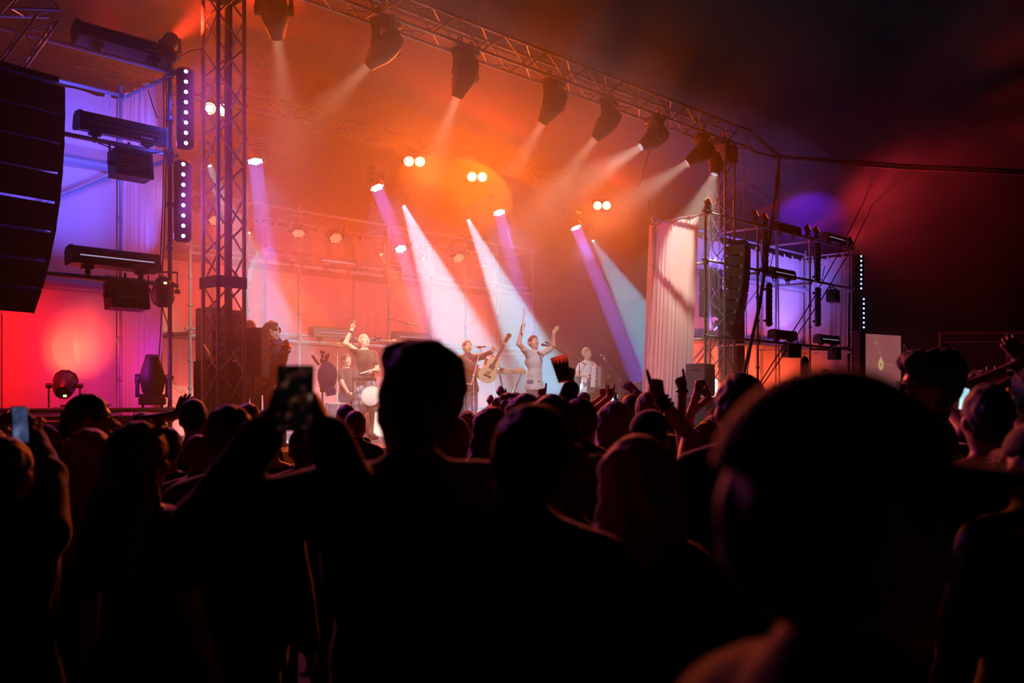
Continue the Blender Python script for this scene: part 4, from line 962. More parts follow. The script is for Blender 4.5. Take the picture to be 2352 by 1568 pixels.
# --- guitarist
lg, dg = spot_for(1078, 781, 1.76)
def guitar(label, body, head, normal, name='guitar', bass=False):
    y = (Vector(head)-Vector(body)); ln = y.length; y.normalize(); n = Vector(normal); n = (n-y*n.dot(y)).normalized(); x = y.cross(n)
    M = Matrix(((x.x, y.x, n.x, body[0]), (x.y, y.y, n.y, body[1]), (x.z, y.z, n.z, body[2]), (0, 0, 0, 1)))
    t = thing(name, label, 'guitar', M)
    pts = []
    for k in range(40):
        a = 2*PI*k/40; yy = -.245*math.cos(a) if True else 0
        tpos = (yy+.245)/.49
        wv = .195*math.sqrt(max(0, 1-((tpos-.30)/.31)**2)) if tpos < .52 else 0; w2 = .142*math.sqrt(max(0, 1-((tpos-.76)/.245)**2)) if tpos > .45 else 0
        wid = max(wv, w2, .118 if .3 < tpos < .85 else 0); pts.append((math.copysign(wid, math.sin(a)) if k not in (0, 20) else 0, yy))
    MB().prism(pts, .10).build('body', 'guitar_wood', t); k = 1
    MB().prism([(p[0]*.985, p[1]*.985) for p in pts], .006, Matrix.Translation((0, 0, .053))).build('top', 'guitar_top', t)
    MB().lathe([(.001, 0), (.05, .0)], 20, Matrix.Translation((0, .065, .0575)), False).build('soundhole', 'hair_black', t); MB().lathe([(.052, 0), (.063, .001)], 20, Matrix.Translation((0, .065, .0578)), False).build('rosette', 'guitar_wood', t)
    MB().box((0, -.11, .062), (.15, .026, .012)).build('bridge', 'leather', t, False)
    MB().box((0, .245+(ln-.245-.18)/2-.06, .055), (.05, ln-.245-.06, .022)).build('neck', 'guitar_wood', t, False)
    fr_ = MB().box((0, .245+(ln-.245-.18)/2-.06, .068), (.047, ln-.245-.06, .005)).build('fretboard', 'leather', t, False)
    hs_ = MB().prism([(-.03, -.0), (.03, 0), (.042, .17), (.02, .18), (0, .172), (-.02, .18), (-.042, .17)], .016, Matrix.Translation((0, ln-.14, .05)))
    h = hs_.build('headstock', 'guitar_wood', t, False)
    for s in (-1, 1):
        for i in range(3): MB().ball((s*.052, ln-.11+i*.05, .05), (.016, .01, .008), 8, 5).build('tuning_peg', 'galvanised', h)
    st = MB()
    for i in range(6): st.tube([((i-2.5)*.0095, -.11, .068), ((i-2.5)*.0065, ln-.13, .0735)], .0009, 4, False)
    s_ = st.build('string', 'galvanised', t); s_['kind'] = 'stuff'
    return t
mat('guitar_wood', (.16, .07, .03), .35, 0, .3, 12); mat('guitar_top', (.72, .55, .34), .35, 0, .12, 6)
gb = at(1123, 847, dg-.32); gh = at(1166, 768, dg-.42)
guitar('pale acoustic guitar played with its neck pointing up', gb, gh, -V*.8-U*.1+Z*.15)
lw = at(1150, 801, dg-.47); rw = at(1112, 850, dg-.36)
b, inf = person('guitarist in a dark jacket with face turned up toward the microphone', lg, 1.76, YA, head=(-.35, .12, 0), hair=('short', 'hair_black'), shirt=('jacket', 'cloth_navy'), legs='cloth_denim', face=True, vox=.015, lean=(0, -.06),
    arms={'l': dict(to=to_local(lg, YA, lw), hint=(-.3, .3, -1), hand=dir_local(YA, Z*.5-V*.4+U*.3), palm=dir_local(YA, -U), pose='grip'), 'r': dict(to=to_local(lg, YA, rw), hint=(1, -.5, -.2), hand=dir_local(YA, at(1130, 851, dg-.44)-rw), palm=dir_local(YA, V), pose='relax')})
p1 = at(1098, 797, dg-.35)
mic('black microphone in front of the guitarist', p1, at(1080, 798, dg-.25)-p1)
mic_stand('straight chrome mic stand in front of the guitarist', Vector((at(1088, 870, dg-.5).x, at(1088, 870, dg-.5).y, STAGE_Z)), at(1091, 862, dg-.5), at(1104, 800, dg-.38), m='galvanised')
# --- singer with both arms raised
l2, d2 = spot_for(1228, 769, 1.82)
rw = at(1199, 757, d2-.28); lw_ = at(1272, 763, d2+.18)
b, inf = person('singer in a pale grey shirt with both arms raised, white stick in hand', l2, 1.82, YA, head=(-.35, .22, 0), hair=('short', 'hair_black'), shirt=('shirt', 'cloth_pale'), legs='cloth_denim', face=True, vox=.014,
    arms={'r': dict(to=to_local(l2, YA, rw), hint=(1, 0, -.6), hand=dir_local(YA, Z-U*.05), palm=dir_local(YA, U*.4-V), pose='grip'), 'l': dict(to=to_local(l2, YA, lw_), hint=(-1, 0, -.5), hand=dir_local(YA, Z*.9+U*.8), palm=dir_local(YA, -V), pose='relax')})
stick('white drumstick held upright above the singer with raised arms', at(1200, 765, d2-.36), at(1204, 707, d2-.37), .017, 'cloth_white', None)
p1 = at(1246, 791, d2-.26)
mic('black microphone at the mouth of the singer with raised arms', p1, at(1233, 788, d2-.15)-p1)
fm = at(1331, 829, d2+.3)
mic_stand('long boom mic stand reaching up to the singer with raised arms', Vector((fm.x, fm.y, STAGE_Z)), fm, at(1256, 787, d2-.24))
# --- accordionist
la, da = spot_for(1349, 798, 1.74)
ac = at(1380, 868, da-.30)
ax_ = (-U*-1.0); t = thing('accordion', 'piano accordion with white keys strapped to a player', 'accordion', Matrix(((U.x, -V.x, 0, ac.x), (U.y, -V.y, 0, ac.y), (0, 0, 1, ac.z), (0, 0, 0, 1))) @ Matrix.Rotation(.1, 4, 'Y'))
MB().cbox((-.17, 0, 0), (.13, .17, .42), .015).build('treble_case', 'hair_black', t); MB().cbox((.22, 0, 0), (.11, .17, .40), .015).build('bass_case', 'hair_black', t)
bl = MB()
for k in range(13): x = -.095+k*.0205; bl.box((x, 0, 0), (.012, .175 if k % 2 else .15, .40 if k % 2 else .375))
o = bl.build('bellows', 'cloth_grey', t, False); o['kind'] = 'stuff'
for k in range(18): MB().box((-.255, .03, -.195+k*.023), (.055, .1, .020)).build('white_key', 'cloth_white', t, False)
for k in range(18):
    if k % 7 not in (2, 6): MB().box((-.245, .075, -.184+k*.023), (.03, .03, .011)).build('black_key', 'leather', t, False)
MB().box((-.17, .09, 0), (.1, .012, .38)).build('grille_plate', 'reflector', t, False)
person('accordion player with short hair in a pale t-shirt, standing by a mic stand', la, 1.74, YA, head=(-.1, .02, .05), hair=('crop', 'hair_blond'), shirt=('tee', 'cloth_white'), legs='cloth_black', face=True, vox=.016,
    arms={'r': dict(to=to_local(la, YA, at(1352, 866, da-.38)), hint=(1, -.4, -.6), hand=dir_local(YA, U*.8-Z*.4), palm=dir_local(YA, V), pose='relax'), 'l': dict(to=to_local(la, YA, at(1396, 868, da-.25)), hint=(-1, -.3, -.6), hand=dir_local(YA, -U*.2-V*.6+Z*.2), palm=dir_local(YA, -U), pose='grip')})
p1 = at(1380, 816, da-.4)
mic('silver microphone beside the accordion player', p1, at(1362, 812, da-.2)-p1)
fm = at(1424, 872, da-.1); mic_stand('boom mic stand to the right of the accordion', Vector((fm.x, fm.y, STAGE_Z)), fm, at(1390, 826, da-.35), m='galvanised')
# --- fiddler and bassist half hidden by the left tower and speaker
lv, dv = spot_for(632, 741, 1.72)
yv = YA-.25
vb = at(606, 790, dv-.30); vh = at(668, 801, dv-.55)
def loc_v(p): return to_local(lv, yv, p)
lw_ = at(652, 797, dv-.58); rw = at(607, 814, dv-.42)
person('curly-haired fiddler in a blue jacket playing in the violet beam', lv, 1.72, yv, head=(-.5, -.35, .3), hair=('curly', 'hair_black'), shirt=('jacket', 'cloth_navy'), legs='cloth_denim', face=True, vox=.015, lean=(0, .06),
    arms={'l': dict(to=loc_v(lw_), hint=(-.2, .3, -1), hand=dir_local(yv, U*.3+Z*.6-V*.4), palm=dir_local(yv, -U), pose='grip'), 'r': dict(to=loc_v(rw), hint=(1, -.2, -.8), hand=dir_local(yv, U*.6+Z*.3), palm=(0, 0, -1), pose='grip')})
y = (vh-vb); ln = y.length; y.normalize(); n = (Z-y*Z.dot(y)-V*.5); n = (n-y*n.dot(y)).normalized(); x = y.cross(n)
t = thing('violin', 'violin held under the chin of the curly-haired fiddler', 'violin', Matrix(((x.x, y.x, n.x, vb.x), (x.y, y.y, n.y, vb.y), (x.z, y.z, n.z, vb.z), (0, 0, 0, 1))))
vp = [(0, -.17), (.06, -.168), (.098, -.13), (.104, -.09), (.09, -.05), (.062, -.025), (.055, .01), (.062, .045), (.08, .06), (.082, .10), (.06, .15), (.02, .178), (0, .18)]
MB().prism(vp+[(-p[0], p[1]) for p in vp[-2:0:-1]], .04).build('body', 'guitar_wood', t); MB().prism([(p[0]*.97, p[1]*.97) for p in vp+[(-p[0], p[1]) for p in vp[-2:0:-1]]], .004, Matrix.Translation((0, 0, .022))).build('top', 'guitar_top', t)
MB().box((0, .24, .028), (.026, .27, .016)).build('neck', 'leather', t, False); sc = MB().box((0, .39, .02), (.022, .09, .024)); sc.lathe([(.024, -.012), (.024, .012)], 10, Matrix.Translation((0, .44, .015)) @ Matrix.Rotation(PI/2, 4, 'Y')); sc.build('scroll', 'guitar_wood', t, False)
MB().box((0, -.03, .04), (.04, .008, .035)).build('bridge', 'guitar_top', t, False)
for s in (-1, 1):
    for i in (0, 1): MB().tube([(0, .37+i*.035, .02), (s*.045, .37+i*.035, .02)], .007, 6).build('peg', 'leather', t)
t = thing('violin_bow', 'violin bow held almost upright in the fiddler\'s hand', 'bow', Matrix.Translation(at(611, 781, dv-.44)))
e = at(611, 743, dv-.44)-at(611, 781, dv-.44); f = at(610, 820, dv-.46)-at(611, 781, dv-.44)
MB().tube([f, f.lerp(e, .5)+U*.01, e], .006, 6).build('stick', 'guitar_wood', t); MB().add([f+U*.028, f+U*.038, e+U*.01, e+U*.004], [(0, 1, 2, 3)]).build('hair', 'ribbon', t, False); MB().box(f+U*.016+Z*.03, (.03, .01, .04)).build('frog', 'leather', t, False)
lb, db = spot_for(573, 735, 1.74)
gb2 = at(598, 882, db-.35); gh2 = at(660, 862, db-.75)
person('bassist with short pale hair standing behind the black speaker', lb, 1.74, YA, head=(.1, -.1, 0), hair=('crop', 'hair_grey'), shirt=('tee', 'cloth_grey'), legs='cloth_denim', vox=.017, face=False,
    arms={'r': dict(to=to_local(lb, YA, at(596, 872, db-.42)), hint=(1, -.5, -.2), hand=dir_local(YA, U-V*.3), palm=dir_local(YA, V), pose='relax'), 'l': dict(to=to_local(lb, YA, at(636, 868, db-.66)), hint=(-1, 0, -.6), hand=dir_local(YA, Z), palm=dir_local(YA, -U), pose='grip')})
guitar('bass guitar hanging low beside the black speaker', gb2, gb2+(gh2-gb2).normalized()*1.05, -V+Z*.1, 'bass_guitar')
t = thing('stage_speaker', 'black speaker on a pole in front of the bassist, right of the left tower', 'speaker', Matrix.Translation(at(580, 810, 12.7)) @ ROTU @ Matrix.Rotation(.55, 4, 'Z'))
MB().prism([(-.13, -.17), (.13, -.17), (.10, .17), (-.10, .17)], .62).build('cabinet', 'black_plastic', t, False); MB().box((0, -.174, 0), (.23, .01, .56)).build('grille', 'grille', t, False); bar('pole', Vector((0, 0, -1.3)), Vector((0, 0, -.31)), .018, t, 'black_metal')
# --- drummer and kit
ldm, ddm = spot_for(796, 779, 1.52); ddm = 19.3; q = at(796, 900, ddm); ldm = Vector((q.x, q.y, STAGE_Z-.02))
person('drummer in a dark t-shirt seated behind the singer, pale in the haze', ldm, 1.78, YA, hair=('short', 'hair_brown'), shirt=('tee', 'cloth_black'), vox=.018, z0=-.42+.02+.22, legpose={'l': ((-.2, .4, .62), (-.22, .42, .24)), 'r': ((.2, .4, .62), (.22, .42, .24))},
    arms={'r': dict(to=(.22, .38, .98), hint=(1, -.5, 0), hand=(0, 1, .1), palm=(0, 0, -1), pose='grip'), 'l': dict(to=(-.16, .40, .98), hint=(-1, -.5, 0), hand=(.2, 1, .1), palm=(0, 0, -1), pose='grip')})
t = thing('drum_stool', 'round padded stool under the drummer', 'stool', Matrix.Translation((ldm.x, ldm.y, STAGE_Z)))
MB().lathe([(.16, .50), (.19, .52), (.19, .56), (.15, .585)], 18).build('seat', 'leather', t); bar('post', Vector((0, 0, .1)), Vector((0, 0, .5)), .02, t, 'galvanised')
for k in range(3): a = k*2.1; bar('leg', Vector((0, 0, .3)), Vector((.25*math.cos(a), .25*math.sin(a), .0)), .012, t, 'galvanised')
def drum(label, p, r, h, tilt=0, axis='X', group='drums of the kit', name='drum', legs=True):
    t = thing(name, label, 'drum', Matrix.Translation(p) @ ROTU @ Matrix.Rotation(tilt, 4, axis), group)
    MB().lathe([(r, 0), (r, h)], 24, None, False).build('shell', 'cloth_maroon', t); MB().lathe([(.001, h), (r, h)], 24, None, False).build('drumhead', 'cloth_white', t); MB().lathe([(.001, 0), (r, 0)], 24, None, False).build('drumhead', 'cloth_white', t)
    for z in (0, h): MB().lathe([(r, z-.012), (r+.012, z-.012), (r+.012, z+.012), (r, z+.012)], 24, None, False).build('hoop', 'galvanised', t)
    for k in range(6): a = k*PI/3; bar('lug', Vector(((r+.006)*math.cos(a), (r+.006)*math.sin(a), .03)), Vector(((r+.006)*math.cos(a), (r+.006)*math.sin(a), h-.03)), .007, t, 'galvanised')
    if legs:
        for k in range(3): a = k*2.094+.4; bar('leg', Vector((r*math.cos(a), r*math.sin(a), h*.6)), Vector(((r+.06)*math.cos(a), (r+.06)*math.sin(a), -(p.z-STAGE_Z))), .008, t, 'galvanised')
    return t
kc = ldm-V*.75+Z*.02
drum('snare drum between the drummer\'s knees', kc+V*.32+U*.05+Z*.62, .18, .14); drum('floor tom beside the drummer', kc+V*.4-U*.5+Z*.2, .2, .42); drum('rack tom mounted over the bass drum', kc+U*.15+Z*.72, .155, .2)
drum('big bass drum lying on its side at the front of the kit', kc+U*.05+Z*.29-V*.25, .28, .4, -PI/2, 'X', None, 'bass_drum', False)
def cymbal(label, p, r=.22, tilt=.2, group='cymbals of the kit'):
    t = thing('cymbal_stand', label, 'cymbal', Matrix.Translation((p.x, p.y, STAGE_Z)), group); h = p.z-STAGE_Z
    c = MB().lathe([(.002, .03), (.03, .028), (.045, .012), (r, -.012), (r, -.015), (.04, .008)], 28, Matrix.Translation((0, 0, h)) @ ROTU @ Matrix.Rotation(tilt, 4, 'X'), False).build('cymbal', 'brass', t)
    bar('tube', Vector((0, 0, .25)), Vector((0, 0, h)), .009, t, 'galvanised'); bar('tube', Vector((0, 0, .1)), Vector((0, 0, h*.6)), .013, t, 'galvanised')
    for k in range(3): a = k*2.094; bar('leg', Vector((0, 0, .35)), Vector((.28*math.cos(a), .28*math.sin(a), .01)), .009, t, 'galvanised')
    return t
mat('brass', (.75, .52, .2), .25, .8, .1, 10)
cymbal('wide ride cymbal between singer and scaffold pole', at(905, 782, 18.6), .26, .1); cymbal('crash cymbal above the drummer', at(775, 789, 18.8), .22, .25); cymbal('hi-hat cymbal beside the drummer', at(742, 848, 18.8), .18, .05)
cymbal('flat cymbal on a stand left of the guitarist', at(1066, 880, 17.2), .17, .05)
# overhead boom and other stands
q = at(938, 743, 18.8); mic_stand('tall boom mic stand over the drum kit, right of the singer in the kilt', Vector((q.x, q.y, STAGE_Z)), q, at(896, 732, 18.9)); p1 = at(951, 748, 18.75)
mic('small microphone on the overhead boom above the cymbals', at(893, 731, 18.9), Vector((-.3, 0, -1)))
q = at(811, 800, 17.9); mic_stand('thin upright mic stand right behind the singer\'s raised arm', Vector((q.x, q.y, STAGE_Z)), at(811, 760, 17.9), at(809, 741, 17.9)); mic('dark microphone sticking up behind the raised finger', at(808, 735, 17.9), Vector((0, -.3, 1)))
# dark rack of pipes
q = at(740, 890, 15.2); t = thing('pipe_rack', 'dark blue silhouette of wind pipes standing on a rack, left of the drummer', 'instrument stand', Matrix.Translation((q.x, q.y, STAGE_Z)))
rb = q-Vector((q.x, q.y, STAGE_Z))
def rel(px, py, dd=0): return at(px, py, 15.2+dd)-Vector((q.x, q.y, STAGE_Z))
for i, (a, b_, r) in enumerate((((738, 900), (741, 803), .022), ((743, 900), (751, 815), .020), ((733, 838), (718, 817), .014), ((747, 832), (755, 812), .014))):
    m_ = MB().tube([rel(*a), rel(*b_)], r, 8)
    for k in range(5): f = .15+k*.2; p = rel(*a).lerp(rel(*b_), f); m_.ball(p, r*1.8, 8, 5)
    m_.build('pipe', 'leather', t)
bg_ = MB().ball(rel(752, 862), (.16, .12, .22), 14, 10); bg_.build('bag', 'cloth_navy', t)
MB().tube([rel(752, 884), rel(760, 900), rel(772, 902)], [.07, .1, .03], 10).build('bag_skirt', 'cloth_navy', t)
bar('post', Vector((0, 0, .02)), rel(741, 830), .014, t, 'black_metal')
for k in range(3): a = k*2.094; bar('leg', Vector((0, 0, .25)), Vector((.24*math.cos(a), .24*math.sin(a), .01)), .011, t, 'black_metal')
# keyboard on an x stand, guitar stand, amplifiers
q = at(1165, 853, 18.6); t = thing('keyboard', 'pale electric keyboard on an x-shaped stand behind the guitar', 'keyboard', Matrix.Translation(q) @ ROTU)
MB().cbox((0, 0, 0), (.78, .28, .09), .015).build('case', 'cloth_tan', t); MB().box((0, -.07, .05), (.7, .13, .012)).build('white_key_bed', 'cloth_white', t, False)
for k in range(20):
    if k % 7 not in (2, 6): MB().box((-.33+k*.035, -.045, .062), (.016, .08, .014)).build('black_key', 'leather', t, False)
for s in (-1, 1): bar('stand_leg', Vector((s*.3, -.08, -.045)), Vector((-s*.3, .08, STAGE_Z-q.z)), .016, t, 'black_metal')
def amp(label, p, sz, m='grey_case', yaw=0, name='amplifier', cat='amplifier', group=None):
    t = thing(name, label, cat, Matrix.Translation(p) @ ROTU @ Matrix.Rotation(yaw, 4, 'Z'), group)
    MB().cbox((0, 0, sz[2]/2), sz, .015).build('cabinet', m, t); MB().box((0, -sz[1]/2-.004, sz[2]*.45), (sz[0]*.9, .012, sz[2]*.78)).build('grille', 'grille', t, False)
    MB().box((0, -sz[1]/2-.004, sz[2]*.92), (sz[0]*.9, .01, sz[2]*.1)).build('control_panel', 'reflector', t, False)
    for s in (-1, 1): MB().box((s*(sz[0]/2+.004), 0, sz[2]*.8), (.012, .11, .03)).build('handle', 'leather', t, False)
    return t
q = at(1455, 905, 20.8); amp('pale guitar amplifier at the right of the stage by the wing drape', Vector((q.x, q.y, STAGE_Z)), (.62, .3, .6), 'grey_case')
q = at(1466, 905, 20.6); q = at(1462, 860, 21.2); amp('second amplifier stacked behind, under the last violet beam', Vector((q.x+.3, q.y, STAGE_Z)), (.7, .35, 1.1), 'cloth_grey')
q = at(1608, 900, 18.9); zt_ = 1.75+100/FPX*18.9
amp('tall grey speaker at the foot of the wing drape, beside the right tower', Vector((q.x, q.y, zt_-.62)), (.40, .42, .62), 'grey_case', .1, 'stage_speaker', 'speaker')
t = thing('speaker_riser', 'dark riser under the grey speaker by the wing drape', 'riser', Matrix.Translation((q.x, q.y, 0)) @ ROTU @ Matrix.Rotation(.1, 4, 'Z')); MB().cbox((0, 0, (zt_-.63)/2), (.5, .5, zt_-.63), .01).build('box', 'black_plastic', t); MB().box((0, -.252, (zt_-.63)/2), (.44, .01, (zt_-.63)*.85)).build('front_panel', 'grille', t, False)
# racks behind the left tower
q = at(513, 765, 13.2); t = thing('amp_rack', 'grey equipment case standing behind the left truss tower', 'case', Matrix.Translation((q.x, q.y, 0)) @ ROTU)
zq = 1.75+225/FPX*13.2; z0q = 1.75+105/FPX*13.2
MB().cbox((-.17, 0, (zq+z0q)/2), (.02, .4, zq-z0q), .004).build('side_panel', 'grey_case', t); MB().cbox((0, 0, (zq+z0q)/2), (.34, .4, zq-z0q-.03), .01).build('body', 'grey_case', t)
for k in range(4): MB().box((0, -.205, z0q+.08+k*.16), (.3, .012, .13)).build('rack_unit', 'black_metal', t, False)
for k in range(3): MB().box((.1, -.213, z0q+.1+k*.18), (.02, .008, .02)).build('knob', 'reflector', t, False)
MB().cbox((0, 0, z0q/2), (.42, .46, z0q), .01).build('plinth', 'black_plastic', t)
q = at(484, 770, 13.0); t = thing('amp_rack', 'narrow equipment rack left of the grey case behind the left tower', 'case', Matrix.Translation((q.x, q.y, 0)) @ ROTU)
MB().cbox((0, 0, (zq+z0q)/2), (.22, .4, zq-z0q), .01).build('body', 'grey_case', t); MB().cbox((0, 0, z0q/2), (.26, .44, z0q), .01).build('plinth', 'black_plastic', t)
for k in range(3): MB().box((0, -.205, z0q+.12+k*.2), (.18, .012, .12)).build('rack_unit', 'black_metal', t, False)
# line arrays
def line_array(label, top, n, w, h, dep, yaw, curve, group='line arrays'):
    t = thing('line_array', label, 'speaker', Matrix.Translation(top) @ ROTU @ Matrix.Rotation(yaw, 4, 'Z'), group)
    MB().box((0, 0, .06), (w*.9, dep, .05)).build('fly_frame', 'black_metal', t, False)
    y, z, a = 0, 0, 0
    for k in range(n):
        M = Matrix.Translation((0, y, z)) @ Matrix.Rotation(a, 4, 'X')
        c = MB().prism([(-dep*.5, -h*.5), (dep*.5, -h*.36), (dep*.5, h*.36), (-dep*.5, h*.5)], w, Matrix.Translation((0, 0, -h/2)) @ Matrix(((0, 0, 1, 0), (1, 0, 0, 0), (0, 1, 0, 0), (0, 0, 0, 1)))).build('cabinet', 'black_plastic', t, False, M)
        MB().box((0, -dep*.5-.006, -h/2), (w*.96, .012, h*.94)).build('grille', 'grille', c, False)
        for s in (-1, 1): MB().box((s*(w/2+.012), -dep*.35, -h*.98), (.022, .06, .07)).build('rigging_pin', 'galvanised', c, False)
        dv_ = Vector((0, math.sin(a)*h*1.01, -math.cos(a)*h*1.01)); y += dv_.y; z += dv_.z; a += curve*(1+k*.25)
    return t
ta = at(126, 212, 9.7); line_array('black line array of stacked speakers hanging in front of the left scaffold', ta-Vector((math.sin(ANG-.12), math.cos(ANG-.12), 0))*.62, 8, 1.2, .262, .45, .12, .05)
ta = at(1703, 566, 20.6); line_array('black line array hanging beside the right truss tower', ta+V*.05-U*.06, 8, .62, .225, .4, .35, .03)
bar_ = thing('chain', 'thin hoist chain hanging below the left line array', 'chain', Matrix.Translation(at(4, 722, 9.7)))
cm = MB()
for k in range(46):
    Mx = Matrix.Translation((0, 0, -k*.028)) @ Matrix.Rotation(k*PI/2, 4, 'Z'); cm.tube([Mx @ Vector((.008*math.cos(a), 0, .018*math.sin(a))) for a in np.arange(0, 6.6, .785)], .003, 4, False)
o = cm.build('link', 'chain', bar_); o['kind'] = 'stuff'
# dark sub stack behind the right tower and pillar at the far end
for px, y0, y1, w_, lab in ((1682, 665, 905, .34, 'tall dark speaker stack behind the right truss tower'), (1632, 617, 728, .26, 'dark speaker hanging left of the right truss tower')):
    a = onv(px, y0, .75); z0 = 1.1 if y1 > 800 else onv(px, y1, .75).z
    t = thing('speaker_stack', lab, 'speaker', Matrix.Translation((a.x, a.y, 0)) @ ROTU)
    n = 3 if y1 > 800 else 2; hh = (a.z-z0)/n
    for k in range(n):
        c = MB().cbox((0, 0, z0+hh*(k+.5)), (w_, .42, hh-.015), .012).build('cabinet', 'black_plastic', t); MB().box((0, -.215, z0+hh*(k+.5)), (w_*.9, .012, hh*.86)).build('grille', 'grille', c, False)
    if y1 > 800: MB().cbox((0, 0, z0/2), (w_+.1, .5, z0), .01).build('base', 'black_plastic', t)
    else: bar('hanger', Vector((0, 0, a.z)), Vector((0, 0, LV[3])), .012, t, 'black_metal')
u3e = right_us[-1]; a = onv(1974, 762, -.12); t = thing('end_pillar', 'dark clad pillar under the light strips at the far end of the right scaffold', 'pillar', Matrix.Translation((a.x, a.y, 0)) @ ROTU)
MB().cbox((0, 0, a.z/2), (.30, .2, a.z), .02).build('cladding', 'cloth_maroon', t); MB().box((0, 0, a.z+.01), (.34, .24, .02)).build('cap', 'black_metal', t, False)
a = onv(1911, 850, .6); z1 = onv(1911, 848, .6).z; amp('dark speaker standing in the far bay of the right scaffold', Vector((a.x, a.y, LV[0]-.06)), (.3, .4, max(.3, z1-LV[0]+.06)), 'black_plastic', .2, 'stage_speaker', 'speaker')
# ================================================================== the audience
def crowd(label, px, py, d, yaw=0.0, hair=('short', 'hair_brown'), shirt=('tee', 'cloth_black'), arms=(), head=(0, 0, 0), dx=0, lean=(0, 0), vox=None, tall=0, **kw):
    """a figure d metres deep whose head top shows at (px, py); arms: (side, wrist px, py, depth offset, pose, fingers toward px, py, palm, hint)"""
    ztop = EYE+(HY-py)/FPX*d
    loc = Vector(((px+dx-CX)/FPX*d, d, 0)); H = min(max(ztop, 1.45), 2.02)
    A_ = {}
    for a in arms:
        sd, wx, wy, dd, pose, fx, fy = a[:7]; palm = a[7] if len(a) > 7 else (0, 1, 0); hint = a[8] if len(a) > 8 else None
        wpt = at(wx, wy, d+dd); f = at(fx, fy, d+dd+.04)
        e = 1 if sd == 'r' else -1
        A_[sd] = dict(to=to_local(loc, yaw, wpt), hand=dir_local(yaw, f-wpt), palm=dir_local(yaw, palm), pose=pose, hint=hint or (e*.8, .1, -.7))
    return person(label, loc, H, yaw, head, hair, shirt, arms=A_, vox=vox or min(max(d*.0026, .012), .02), lean=lean, **kw)
FW = (0, 1, 0); BK = (0, -1, 0); LF = (-1, 0, 0); RT = (1, 0, 0)
def phone(label, c, w_, h_, yaw=0, tilt=0, on=None, roll=0):
    M = Matrix.Translation(c) @ Matrix.Rotation(yaw, 4, 'Z') @ Matrix.Rotation(tilt, 4, 'X') @ Matrix.Rotation(roll, 4, 'Y')
    t = thing('phone', label, 'phone', M)
    MB().cbox((0, 0, 0), (w_, .009, h_), .003).build('body', 'black_plastic', t)
    MB().box((0, -.0052, 0), (w_*.92, .001, h_*.93)).build('screen', on or 'glass_dark', t, False)
    MB().cbox((-w_*.28, .006, h_*.38), (w_*.35, .004, w_*.35), .002).build('camera_bump', 'glass_dark', t)
    return t
# screens that show a picture of the stage
def screen(name, cols, scale, strength, lo_=.38):
    m, N, L = nt(name); N.remove(N['Principled BSDF']); m.cycles.emission_sampling = 'NONE'
    tc = N.new('ShaderNodeTexCoord'); n = N.new('ShaderNodeTexNoise'); n.inputs['Scale'].default_value = scale; n.inputs['Detail'].default_value = 4
    L.new(tc.outputs['Object'], n.inputs['Vector']); r = N.new('ShaderNodeValToRGB')
    el = r.color_ramp.elements; el[0].position = lo_; el[0].color = cols[0]+(1,); el[1].position = .78; el[1].color = cols[-1]+(1,)
    for i, c in enumerate(cols[1:-1]): e = el.new(lo_+(.78-lo_)*(i+1)/(len(cols)-1)); e.color = c+(1,)
    L.new(n.outputs['Fac'], r.inputs[0]); e = N.new('ShaderNodeEmission'); e.inputs[1].default_value = strength
    L.new(r.outputs[0], e.inputs[0]); L.new(e.outputs[0], N['Material Output'].inputs[0])
screen('screen_stage', ((.004, .003, .003), (.05, .015, .01), (.25, .10, .06), (.5, .4, .32)), 42, .45, .5)
screen('screen_blue', ((.02, .03, .08), (.10, .13, .30), (.5, .6, .9)), 14, .55)
screen('screen_bright', ((.25, .5, .6), (.5, .8, .95), (.8, .95, 1.0)), 10, 1.2)

# --- the tall man with the phone
dB = 2.35
b, inf = crowd('tall man with a swept-up dark quiff holding a phone up in both hands', 945, 815, dB, yaw=.12, hair=('quiff', 'hair_black'), shirt=('jacket', 'cloth_black'), head=(.35, .12, .04), dx=0, vox=.012, girth=1.12,
    arms=(('l', 612, 985, -.12, 'grip', 640, 905, (.9, .2, 0), (-.9, .1, -.8)), ('r', 748, 985, -.10, 'grip', 722, 905, (-.9, .2, 0), (.6, -.3, -1))))
phone('phone held up by the man with the quiff, stage on its screen', at(678, 915, dB-.13), .082, .15, .05, -.1, 'screen_stage')
# --- near man in a cap, in profile, brim to the right
dA = .90
locA = Vector(((1950-CX)/FPX*dA, dA, 0))
person('nearest man at the right, in a dark cap with its brim to the right', locA, 1.762, -1.25, (0, 0, 0), ('cap', 'cloth_black'), ('jacket', 'cloth_black'), arms={}, vox=.012, girth=.95)
# --- second row of heads
crowd('man with short dark hair just right of the man with the quiff', 1198, 938, 2.15, yaw=.15, hair=('short', 'hair_black'), shirt=('jacket', 'cloth_black'), head=(.1, .05, .12), dx=-2)
crowd('woman with a full fair bob, in front of the man with the pointing hand', 1446, 1008, 2.45, yaw=.2, hair=('bob', 'hair_blond'), shirt=('hoodie', 'cloth_black'), head=(.25, 0, .08), fem=True)
crowd('man with glasses seen between the short-haired man and the fair bob', 1300, 1040, 3.0, yaw=.7, hair=('curly', 'hair_brown'), shirt=('jacket', 'cloth_black'), glasses='on', head=(.2, .0, 0), face=True)
crowd('man with cropped dark hair and a high jacket collar, right of the raised arms', 1696, 864, 3.8, yaw=.1, hair=('short', 'hair_black'), shirt=('jacket', 'cloth_black'), head=(.15, 0, 0))
crowd('man in glasses with swept-back dark hair, turned left at the right', 2128, 821, 4.3, yaw=1.25, hair=('quiff', 'hair_black'), shirt=('jacket', 'cloth_black'), glasses='on', face=True, head=(.1, 0, 0))
